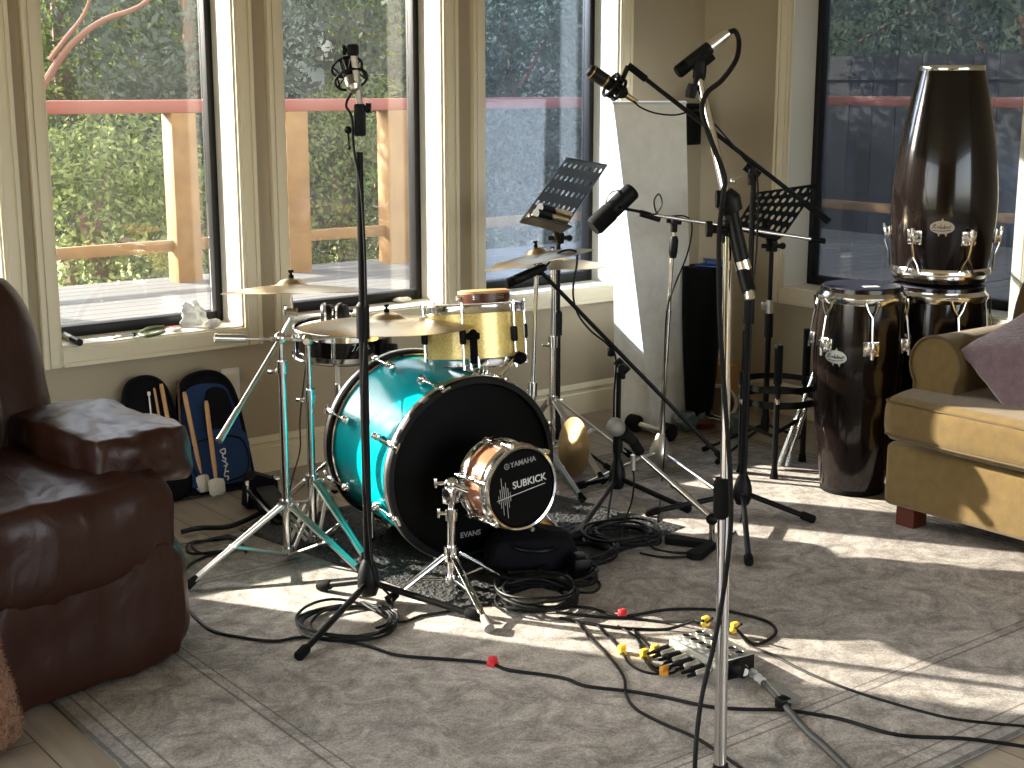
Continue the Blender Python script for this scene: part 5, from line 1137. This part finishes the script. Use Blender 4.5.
# ---------------------------------------------------------------- tan sofa at right
sfa = thing('sofa', 'tan chenille sofa with a rolled arm at the right edge', 'sofa', V((4.2, 1.9, RZ)))
YE, YL = .85, 2.84
b = MB(); b.box((4.215, (YE+YL)/2, .185), (.85, YL-YE, .215), None, .022, seg=3); b.build('base', M['sofa'], sfa)
b = MB(); cushion(b, (4.06, (2.865+1.72)/2, .385), (.66, 2.865-1.72, .165), None, .30, 22, .006, (5, 5, 5), 4); b.build('seat_cushion', M['sofa'], sfa, angle=80)
b = MB(); cushion(b, (4.08, (1.71+YE)/2, .385), (.66, 1.71-YE, .165), None, .30, 16, .006, (5, 5, 5), 8); b.build('seat_cushion', M['sofa'], sfa, angle=80)
b = MB()
def edge_path(cz):
    pts = []; cx_, cy_, sx_, sy_ = 4.06, (2.865+1.72)/2, .33, (2.865-1.72)/2
    for q in [(.9-1.9*i/14, 1) for i in range(15)] + [(-1, 1-1.95*i/14) for i in range(1, 15)]:
        m = (q[0]**4+q[1]**4+cz**4)**.25; q2 = (lerp(q[0], q[0]/m, .48)*1.004, lerp(q[1], q[1]/m, .48)*1.003); pts.append(V((cx_+sx_*q2[0], cy_+sy_*q2[1], .385+.0825*lerp(cz, cz/m, .48))))
    return spline(pts, 3)
for cz in (.72, -.72): b.tube(edge_path(cz), .0045, 8)
b.build('seat_piping', M['sofa_piping'], sfa)
ya, za, ra = 2.742, .55, .098
b = MB()
ap = [(-.06, -.26), (.075, -.26)] + [(ra*math.cos(t), ra*math.sin(t)) for t in [math.radians(a) for a in range(-38, 219, 12)]]
b.prism(ap, (3.90, ya, za), (0, 1, 0), (0, 0, 1), .80); b.build('arm', M['sofa'], sfa, angle=50)
b = MB(); b.tube([V((3.899, ya+p[0]*.985, za+p[1]*.985)) for p in ap], .005, 8, closed=True); b.build('arm_piping', M['sofa_piping'], sfa)
b = MB(); cushion(b, (4.56, (YE+2.86)/2, .56), (.26, 2.86-YE, .62), Matrix.Rotation(math.radians(7), 3, 'Y'), .30, 18, .006, (4, 4, 4), 1); b.build('back', M['sofa'], sfa, angle=80)
b = MB(); cushion(b, (4.42, 2.14, .62), (.24, .98, .42), Matrix.Rotation(math.radians(12), 3, 'Y'), .45, 18, .010, (5, 5, 5), 6); b.build('back_cushion', M['sofa'], sfa, angle=80)
for x, y in ((3.86, 2.77), (4.58, 2.77), (3.86, .92), (4.58, .92)):
    b = MB(); b.prism([(-.035, -.035), (.035, -.035), (.035, .035), (-.035, .035)], (x, y, RZ), (1, 0, 0), (0, 1, 0), .072)
    b.build('leg', M['darkwood'], sfa)
pc = V((4.06, 2.43, .58)); ez = (V((-.62, -.42, .62))).normalized(); e0 = ez.cross(V((0, 0, 1))).normalized(); e1 = ez.cross(e0)
rt = math.radians(38); ex_ = e0*math.cos(rt)+e1*math.sin(rt); ey_ = ez.cross(ex_)
pl_ = thing('throw_pillow', 'mauve plush throw pillow on the tan sofa seat', 'pillow', pc)
b = MB(); cushion(b, pc, (.40, .40, .17), Matrix((ex_, ey_, ez)).transposed(), .12, 20, .010, (8, 8, 8), 3, None, .86); b.build('cover', M['pillow'], pl_, angle=80)
# ---------------------------------------------------------------- cables on the floor
def floor_pts(px, z=None, r=.0045): return [g(p[0], p[1], (RZ if z is None else z) + r) + V((0, 0, (p[2] if len(p) > 2 else 0))) for p in px]
def cable(label, px, r=.0045, m='cable', name='audio_cable', tape=None, grp='audio cables', pts=None, n=6):
    P = pts or floor_pts(px, r=r); S = spline(P, n)
    if tape is None:
        b = MB(); b.tube(S, r, 8); o = b.build(name, M[m], org=P[0]); tag(o, label, 'cable', grp); return o
    o = thing(name, label, 'cable', P[0], grp); b = MB(); b.tube(S, r, 8); b.build('jacket', M[m], o)
    for tm, (tx, ty) in tape:
        c = g(tx, ty, RZ+r); i = min(range(len(S)-1), key=lambda k: (S[k]-c).length); d = (S[i+1]-S[i]).normalized()
        b = MB(); b.tube([S[i]-d*.011, S[i]+d*.011], r+.007, 10); b.box(S[i]+V((0, 0, .012)), (.022, .014, .016), None, .003); b.build('tape_marker', M[tm], o)
    return o
def coil(label, px, py, r, loops, seed, hgt=.03, rc=.0042, tails=(), squash=1., grp='coiled cables', name='cable_coil'):
    rnd = random.Random(seed); c = g(px, py, RZ); pts = []
    for L in range(loops):
        dx, dy, rr_ = rnd.uniform(-.12, .12)*r, rnd.uniform(-.12, .12)*r, r*rnd.uniform(.78, 1.08); ph = rnd.uniform(.9, 1.1)
        for k in range(14):
            a = 2*math.pi*k/14 + seed; t = (L + k/14)/loops
            pts.append(c + V((dx + rr_*math.cos(a)*ph, (dy + rr_*math.sin(a)/ph)*squash, rc + hgt*t + .004*math.sin(3*a+L))))
    for t in tails: pts.append(g(t[0], t[1], RZ+rc))
    b = MB(); b.tube(spline(pts, 3), rc, 7); return tag(b.build(name, M['cable'], org=c), label, 'cable coil', grp)
cable('long black cable with a red tape marker crossing the rug in front of everything',
      [(180, 596), (186, 607), (209, 629), (239, 637), (274, 641), (303, 637), (335, 640), (368, 646), (397, 655), (444, 659), (488, 663), (509, 670), (546, 675), (567, 679), (586, 686), (628, 691), (664, 697), (706, 706), (742, 709), (784, 710), (820, 715), (845, 720), (899, 735), (970, 739), (1040, 749)], tape=[('red', (490, 664))])
cable('black cable with a red tape marker looping right around behind the stage box',
      [(560, 606), (590, 608), (622, 616), (664, 610), (700, 609), (732, 612), (766, 621), (776, 631), (768, 640), (753, 644), (737, 641, .03)], tape=[('red', (623, 616))])
cable('straight black cable running from the drum coil into the far side of the stage box', [(556, 612), (600, 617), (630, 618), (664, 622), (692, 628, .02), (703, 633, .035)])
cable('black cable lying just below the straight one left of the stage box', [(560, 618), (580, 622), (612, 627), (640, 629), (668, 629), (694, 631, .03)])
cable('thin black cable from the stage box curving away to the lower right edge', [(737, 640, .03), (750, 645), (773, 655), (800, 669), (832, 683), (872, 697), (932, 714), (970, 721), (1035, 727)], r=.0035)
cable('grey black cable curving down from the coil toward the foot of the chrome stand', [(577, 622), (583, 628), (591, 639), (612, 660), (624, 678), (626, 694), (636, 709), (664, 724), (700, 740), (752, 776)], r=.004)
for k, (pp, tm, txy, lb) in enumerate((
    ([(596, 624), (612, 640), (622, 652), (630, 664), (645, 672), (664, 673), (676, 668, .02)], 'yellow', (624, 652), 'black stage box lead with the leftmost yellow cable tie'),
    ([(618, 626), (634, 636), (642, 648), (646, 660), (658, 668), (672, 664, .02)], 'yellow', (646, 657), 'black stage box lead with the second yellow cable tie'),
    ([(632, 628), (642, 640), (655, 652), (668, 655), (676, 656, .03)], 'yellow', (657, 652), 'black stage box lead tied yellow close to the plugs'),
    ([(640, 646), (645, 660), (656, 671), (672, 673), (686, 670, .02)], 'orange', (664, 672), 'black stage box lead tied orange at the near side of the plugs'))):
    cable(lb, pp, r=.0034, tape=[(tm, txy)], grp='stage box leads')
for k, (px, py, lb) in enumerate(((708, 630, 'yellow tied lead behind the stage box, left of the chrome pole'), (737, 636, 'yellow tied lead behind the stage box, right of the chrome pole'))):
    cable(lb, [(px-14, py-2, .02), (px, py, .03), (px+8, py+8, .035)] if False else [(px-12, py-8), (px-4, py-2, .012), (px+4, py+6, .05)], r=.0034, tape=[('yellow', (px, py))], grp='stage box leads')
coil('loose cable coil under the tall black stand before the bass drum', 349, 624, .128, 5, 1, .012, tails=((397, 622), (420, 616), (445, 612), (470, 606), (492, 604)))
coil('large cable coil heaped in front of the copper drum stand', 537, 603, .115, 9, 2, .05)
coil('cable coil behind the large one, by the black pouch', 566, 582, .085, 6, 3, .04)
coil('cable coil on the mat right of the bass drum', 582, 556, .105, 7, 4, .035)
coil('cable coil partly off the mat, farthest right of the coils', 621, 541, .115, 8, 5, .04, tails=((655, 549), (680, 553), (706, 552)))
coil('small cable loop beside the recliner, left of the cymbal stand', 216, 548, .085, 2, 6, .006, tails=((196, 560), (184, 572)))
cable('thick black cable running from the recliner to the foot pedal', [(182, 532), (200, 528), (226, 527), (244, 521), (262, 512)], r=.009)
cable('black cable along the mat edge left of the drum', [(215, 540), (228, 536), (240, 541), (246, 552)], r=.005, name='audio_cable')
cable('cable loop lying on the bare rug right of the black pouch', [(572, 582), (590, 578), (600, 584), (594, 592), (576, 592), (560, 588)], r=.0038)
cable('cable on the rug from the right hand coil to the low stand feet', [(640, 553), (662, 557), (690, 556), (710, 548)], r=.0038)
# hanging cables
D1 = dist(bF) 
cable('cable from the pencil microphone hanging down the tall chrome stand', None, r=.0048, grp='microphone cables', name='microphone_cable', pts=
      [at(728, 33, D1+.08), at(735, 31, D1+.08), at(739, 42, D1+.08), at(736, 60, D1+.05), at(722, 80, D1), at(707, 93, D1-.02), at(702, 110, D1-.02), at(709, 135, D1-.03), at(724, 175, D1-.03), at(723, 196, D1-.035), at(719, 240, D1-.02), at(720, 320, D1-.02), at(725, 400, D1-.02), at(730, 470, D1-.03), at(731, 520, D1-.03), at(727, 566, D1-.03), at(721, 608, D1-.03), at(713, 649, D1-.04), at(702, 696, D1-.06), at(696, 745, D1-.10), at(694, 800, D1-.12)])
cable('cable hanging from the shock mounted microphone on the long boom', None, r=.003, grp='microphone cables', name='microphone_cable', pts=
      [at(634, 101, DK+.02), at(640, 107, DK), at(655, 113, DK), at(675, 115, DK), at(692, 111, DK), at(702, 112, DK-.02), at(720, 130, DK-.03), at(745, 160, DK-.03), at(757, 176, DK-.03), at(757, 240, DK-.02), at(752, 300, DK-.02), at(748, 400, DK-.02), at(745, 470, DK-.03), g(741, 520, RZ+.004), g(733, 534, RZ+.004)])
cable('cable looping along the slim chrome stand from the broadcast microphone', None, r=.003, grp='microphone cables', name='microphone_cable', pts=
      [at(640, 213, DW-.07), at(655, 214, DW-.06), at(662, 204, DW-.05), at(659, 194, DW-.05), at(654, 202, DW-.05), at(660, 216, DW-.03), at(684, 216, DW-.03), at(692, 226, DW-.02), at(687, 255, DW-.02), at(673, 290, DW-.02), at(666, 320, DW-.02), at(664, 400, DW-.03), at(665, 440, DW-.07), at(662, 480, DW-.2), g(659, 510, RZ+.004), g(655, 540, RZ+.004)])
cable('thin cable wound along the boom under the right hand cymbals', None, r=.0035, grp='microphone cables', name='microphone_cable', pts=
      [at(546, 266, DX-.03), at(560, 252, DX-.03), at(575, 251, DX-.03), at(577, 262, DX-.03), at(573, 290, DX-.03), at(577, 312, DX-.03), at(590, 330, DX-.03), at(608, 345, DX-.03), at(616, 360, DX-.03), at(614, 400, DX-.02), at(614, 470, DX-.03), g(607, 520, RZ+.004)])
cable('short cable dropping from the grey ball microphone', None, r=.0033, grp='microphone cables', name='microphone_cable', pts=
      [at(633, 470, DS+.11), at(634, 480, DS+.10), at(632, 500, DS+.10), at(626, 518, DS+.08), g(620, 536, RZ+.02)])
cable('thin red brown cable hanging by the second chrome cymbal stand', None, r=.0025, m='red_brown', grp='microphone cables', name='microphone_cable', pts=
      [at(307, 358, 4.36), at(304, 380, 4.38), at(300, 420, 4.40), at(300, 450, 4.40), at(292, 480, 4.42), g(284, 520, RZ+.004)])
cable('cable running down the tall black stand before the bass drum', None, r=.0035, grp='microphone cables', name='microphone_cable', pts=
      [at(352, 92, D0), at(346, 105, D0-.02), at(352, 118, D0-.02), at(354, 150, D0-.015), at(362, 200, D0-.018), at(366, 300, D0-.018), at(363, 400, D0-.018), at(366, 480, D0-.018), at(372, 560, D0-.02), at(378, 582, D0-.03), at(392, 600, D0-.06), g(388, 622, RZ+.004), g(376, 628, RZ+.004)])

# ---------------------------------------------------------------- stage box
ZB = .056
tA, tD = g(669, 638, ZB+RZ), g(716, 663, ZB+RZ); ex = (tD-tA); Lx = ex.length; ex.normalize(); ey = V((-ex.y, ex.x, 0)); ey = ey if ey.dot(FW) > 0 else -ey; Wy = .125
oB = V((tA.x, tA.y, RZ)); R3 = Matrix((ex, ey, ex.cross(ey))).transposed()
if R3.determinant() < 0: R3 = Matrix((ex, ey, V((0, 0, 1)))).transposed()
def BX(u, v, z): return oB + ex*u + ey*v + V((0, 0, z))
sg = thing('stage_box', 'metal stage box full of plugged leads on the rug behind the chrome stand', 'stage box', BX(Lx/2, Wy/2, 0))
b = MB(); b.box(BX(Lx/2, Wy/2, ZB/2), (Lx, Wy, ZB), R3, .003); b.build('case', M['stage'], sg)
b = MB(); b.box(BX(Lx+.001, Wy/2, ZB/2), (.003, Wy*.94, ZB*.9), R3, .001); b.build('end_plate', M['black'], sg)
for i in range(2):
    for j in range(6):
        b = MB(); c = BX(Lx*(j+.5)/6, Wy*(.36+.34*i), ZB); b.cyl(c, c+V((0, 0, .004)), .0105, seg=18); s_ = b.build('socket', M['blackplastic'], sg)
        b = MB(); b.tube([c+V((math.cos(a)*.0115, math.sin(a)*.0115, .003)) for a in [2*math.pi*k/18 for k in range(18)]], .0014, 5, closed=True); b.build('socket_ring', M['satin'], s_)
b = MB()
for j in range(6): b.box(BX(Lx*(j+.5)/6, Wy*.12, ZB+.0006), (.02, .010, .0008), R3)
b.build('label_strip', M['white'], sg)
for j in range(8):
    p = BX(Lx*(j+.4)/8, 0, .036); d = (-ey*.85 - ex*.25 + V((0, 0, -.18))).normalized()
    pg = thing('jack_plug', 'one of the row of lead plugs along the near side of the metal stage box', 'plug', p+d*.03, 'stage box plugs')
    b = MB(); b.tube([p+d*.004, p+d*.006, p+d*.040, p+d*.044], [.006, .0085, .0085, .006], 12); b.build('barrel', M['satin'] if j % 2 else M['blackplastic'], pg)
    b = MB(); b.tube([p+d*.044, p+d*.066], [.0055, .0035], 10); b.build('strain_relief', M['rubber'], pg)
p0_ = BX(Lx+.003, Wy*.5, .03)
sk = thing('snake_cable', 'grey snake cable with a white braided neck leaving the stage box at lower right', 'cable', V((p0_.x, p0_.y, RZ)))
b = MB(); b.cyl(p0_, p0_+ex*.03, .020, .016, 18); b.build('gland', M['blackplastic'], sk)
q = [p0_+ex*.03, g(745, 666, .022), g(755, 675, .016), g(766, 684, .014)]; S = spline(q, 8); b = MB(); b.tube(S, [.010+.002*math.sin(k*2.2) for k in range(len(S))], 10); b.build('braid', M['white'], sk)
b = MB(); b.tube(spline([g(764, 683, .015), g(778, 698, .015), g(790, 712, .015), g(806, 730, .013), g(828, 750, .013), g(860, 782, .013)], 6), .009, 10); b.build('jacket', mat('dark grey cable jacket', (.05, .05, .045), .6), sk)
a_, e_ = g(768, 680, .028), g(797, 702, .028); d = (e_-a_).normalized(); w_ = V((-d.y, d.x, 0)); LL = (e_-a_).length
b = MB(); b.prism([(0, -.006), (LL*.6, -.018), (LL*.9, -.022), (LL, 0), (LL*.9, .022), (LL*.6, .018), (0, .006)], a_-V((0, 0, .004)), d, w_, .006); b.build('cable_tag', mat('grey tag plastic', (.16, .16, .14), .5), sk)
b = MB(); b.box(g(783, 703, .018), (.03, .03, .03), R3, .005); b.build('cable_tie', M['black'], sk)

# black pouch behind the coils, under the copper drum
pp = g(528, 566, MZ)
o = thing('gear_pouch', 'slumped black fabric pouch on the mat under the copper drum', 'pouch', pp)
b = MB(); cushion(b, pp+V((0, 0, .058)), (.26, .16, .115), Matrix.Rotation(YAW+.2, 3, 'Z'), .5, 14, .02, (9, 9, 9), 2); b.build('body', M['black_bag'], o, angle=80)
b = MB(); b.tube(spline([pp+RX*-.10+V((0, 0, .10)), pp+RX*-.03-FW*.09+V((0, 0, .085)), pp+RX*.06-FW*.09+V((0, 0, .08)), pp+RX*.11+V((0, 0, .09))], 6), .006, 8); b.build('strap', M['black'], o)
pk = g(579, 577, RZ)
o = thing('power_adapter', 'small black power adapter block between the cable coils', 'adapter', pk)
b = MB(); b.box(pk+V((0, 0, .034)), (.055, .075, .066), Matrix.Rotation(YAW+.3, 3, 'Z'), .006); b.build('block', M['black'], o)
b = MB(); b.box(pk+V((0, 0, .070)), (.03, .04, .008), Matrix.Rotation(YAW+.3, 3, 'Z'), .002); b.build('lid', M['blackplastic'], o)

# ---------------------------------------------------------------- things on the window sill
SZ = SILL + .0065
def sl(px, py, dz=0.): return g(px, py, SZ) + V((0, 0, dz))
o = thing('flashlight', 'small black and white penlight at the left end of the window sill', 'flashlight', sl(72, 342))
a_, e_ = sl(64, 338, .012), sl(80, 346, .012)
b = MB(); b.cyl(a_, lerp(a_, e_, .55), .011, seg=16); b.build('barrel', M['outlet'], o); b = MB(); b.cyl(lerp(a_, e_, .55), e_, .0125, seg=16); b.build('head', M['black'], o)
o = thing('pliers', 'open pliers with dark green grips in the middle of the window sill', 'pliers', sl(145, 336))
h1, h2, pvt, t1, t2 = sl(164, 329, .008), sl(164, 334, .008), sl(134, 337, .008), sl(113, 341, .008), sl(116, 337, .008)
for nm_, h, t in (('grip', h1, t1), ('grip', h2, t2)):
    b = MB(); b.tube(spline([lerp(pvt, h, .18), lerp(pvt, h, .5)+(h1-h2)*(.5 if h is h1 else -.5), h], 6), .009, 10, flat=.7); gp = b.build(nm_, M['green'], o)
    b = MB(); b.tube([lerp(pvt, h, .2), pvt, t], [.004, .006, .003], 8); b.build('jaw', M['satin'], o)
b = MB(); b.cyl(pvt-V((0, 0, .006)), pvt+V((0, 0, .007)), .007, seg=12); b.build('pivot', M['black'], o)
o = thing('paper_packet', 'small red and white paper packet on the window sill beside the pliers', 'packet', sl(174, 331))
b = MB(); b.box(sl(174, 331, .006), (.055, .035, .010), Matrix.Rotation(.5, 3, 'Z'), .003); b.build('packet', M['paper'], o); b = MB(); b.box(sl(173, 330, .0115), (.022, .036, .002), Matrix.Rotation(.5, 3, 'Z')); b.build('red_band', M['red'], o)
o = thing('plastic_bag', 'crumpled clear plastic bag standing at the right end of the leftmost clear window sill', 'plastic bag', sl(197, 326))
b = MB(); c = sl(197, 326)
def bagp(u, v):
    w = (u-.5)*.13*(1-.55*v); p = c + V((1, 0, 0))*(w - .02*v) + V((0, 1, 0))*(.02*math.sin(u*9)+.012*math.sin(v*11+u*5)) + V((0, 0, .002+.095*v))
    return p + V((noise.noise(V((u*9, v*9, 1)))*.008, noise.noise(V((u*9, v*9, 5)))*.012, 0))
b.grid(bagp, 14, 12); b.build('film', M['plastic_bag'], o, angle=25, mods=(('SOLIDIFY', {'thickness': .0015}),))
o = thing('crumpled_paper', 'crumpled white paper in the right corner of the leftmost clear window sill', 'paper', sl(215, 329))
b = MB(); b.ball(sl(213, 328, .018), .028, 14, (1.2, .8, .6))
for v in b.v: v += V((noise.noise(v*60), noise.noise(v*60+V((5, 0, 0))), .4*noise.noise(v*60+V((0, 7, 0)))))*.008
b.build('wad', M['paper'], o, angle=10)
for k, (px, py, lb) in enumerate(((402, 302, 'crumpled white wrapper at the right end of the middle window sill'),)):
    o = thing('paper_wrapper', lb, 'paper', sl(px, py)); b = MB(); b.ball(sl(px, py, .010), .03, 12, (1.5, .8, .35))
    for v in b.v: v += V((noise.noise(v*50), noise.noise(v*50+V((5, 0, 0))), .3*noise.noise(v*50+V((0, 7, 0)))))*.010
    b.build('wad', M['paper'], o, angle=10)
SUN_E, SKY_E, EXPO = 15.0, .85, 0.8
# ---------------------------------------------------------------- camera, light
cd = bpy.data.cameras.new('camera'); cam = bpy.data.objects.new('camera', cd); COL.objects.link(cam)
cam.location = (0, 0, H); cam.rotation_euler = (math.pi/2 - TH, 0, YAW)
cd.sensor_width = 36; cd.lens = F/1024*36; cd.clip_start = .05; sc.camera = cam
SUN_AZ, SUN_EL = math.radians(32), math.radians(23)
sd = bpy.data.lights.new('sun', 'SUN'); so = bpy.data.objects.new('sun', sd); COL.objects.link(so)
sd.energy = SUN_E; sd.angle = math.radians(.53); sd.color = (1, .93, .80)
tv = V((math.sin(SUN_AZ)*math.cos(SUN_EL), -math.cos(SUN_AZ)*math.cos(SUN_EL), -math.sin(SUN_EL)))
so.rotation_euler = (-tv).to_track_quat('Z', 'Y').to_euler(); so.location = (-4, 12, 8)
w = bpy.data.worlds.new('sky'); sc.world = w; w.use_nodes = True; nt = w.node_tree
bg = nt.nodes['Background']; sky = nt.nodes.new('ShaderNodeTexSky'); sky.sky_type = 'NISHITA'; sky.sun_disc = False; sky.sun_elevation = SUN_EL
sky.sun_rotation = math.atan2(-tv.x, -tv.y); sky.dust_density = 2.0; sky.air_density = 1.0
hs = nt.nodes.new('ShaderNodeHueSaturation'); hs.inputs['Saturation'].default_value = .4; nt.links.new(sky.outputs[0], hs.inputs['Color']); nt.links.new(hs.outputs[0], bg.inputs['Color']); bg.inputs['Strength'].default_value = SKY_E
vs = sc.view_settings; vs.view_transform = 'Standard'; vs.look = 'None'; vs.gamma = 1; vs.use_curve_mapping = False; vs.exposure = EXPO
sc.cycles.use_denoising = True; sc.cycles.max_bounces = 10; sc.cycles.diffuse_bounces = 5; sc.cycles.transparent_max_bounces = 12; sc.cycles.glossy_bounces = 5
sc.cycles.sample_clamp_indirect = 6; sc.cycles.caustics_reflective = False; sc.cycles.caustics_refractive = False
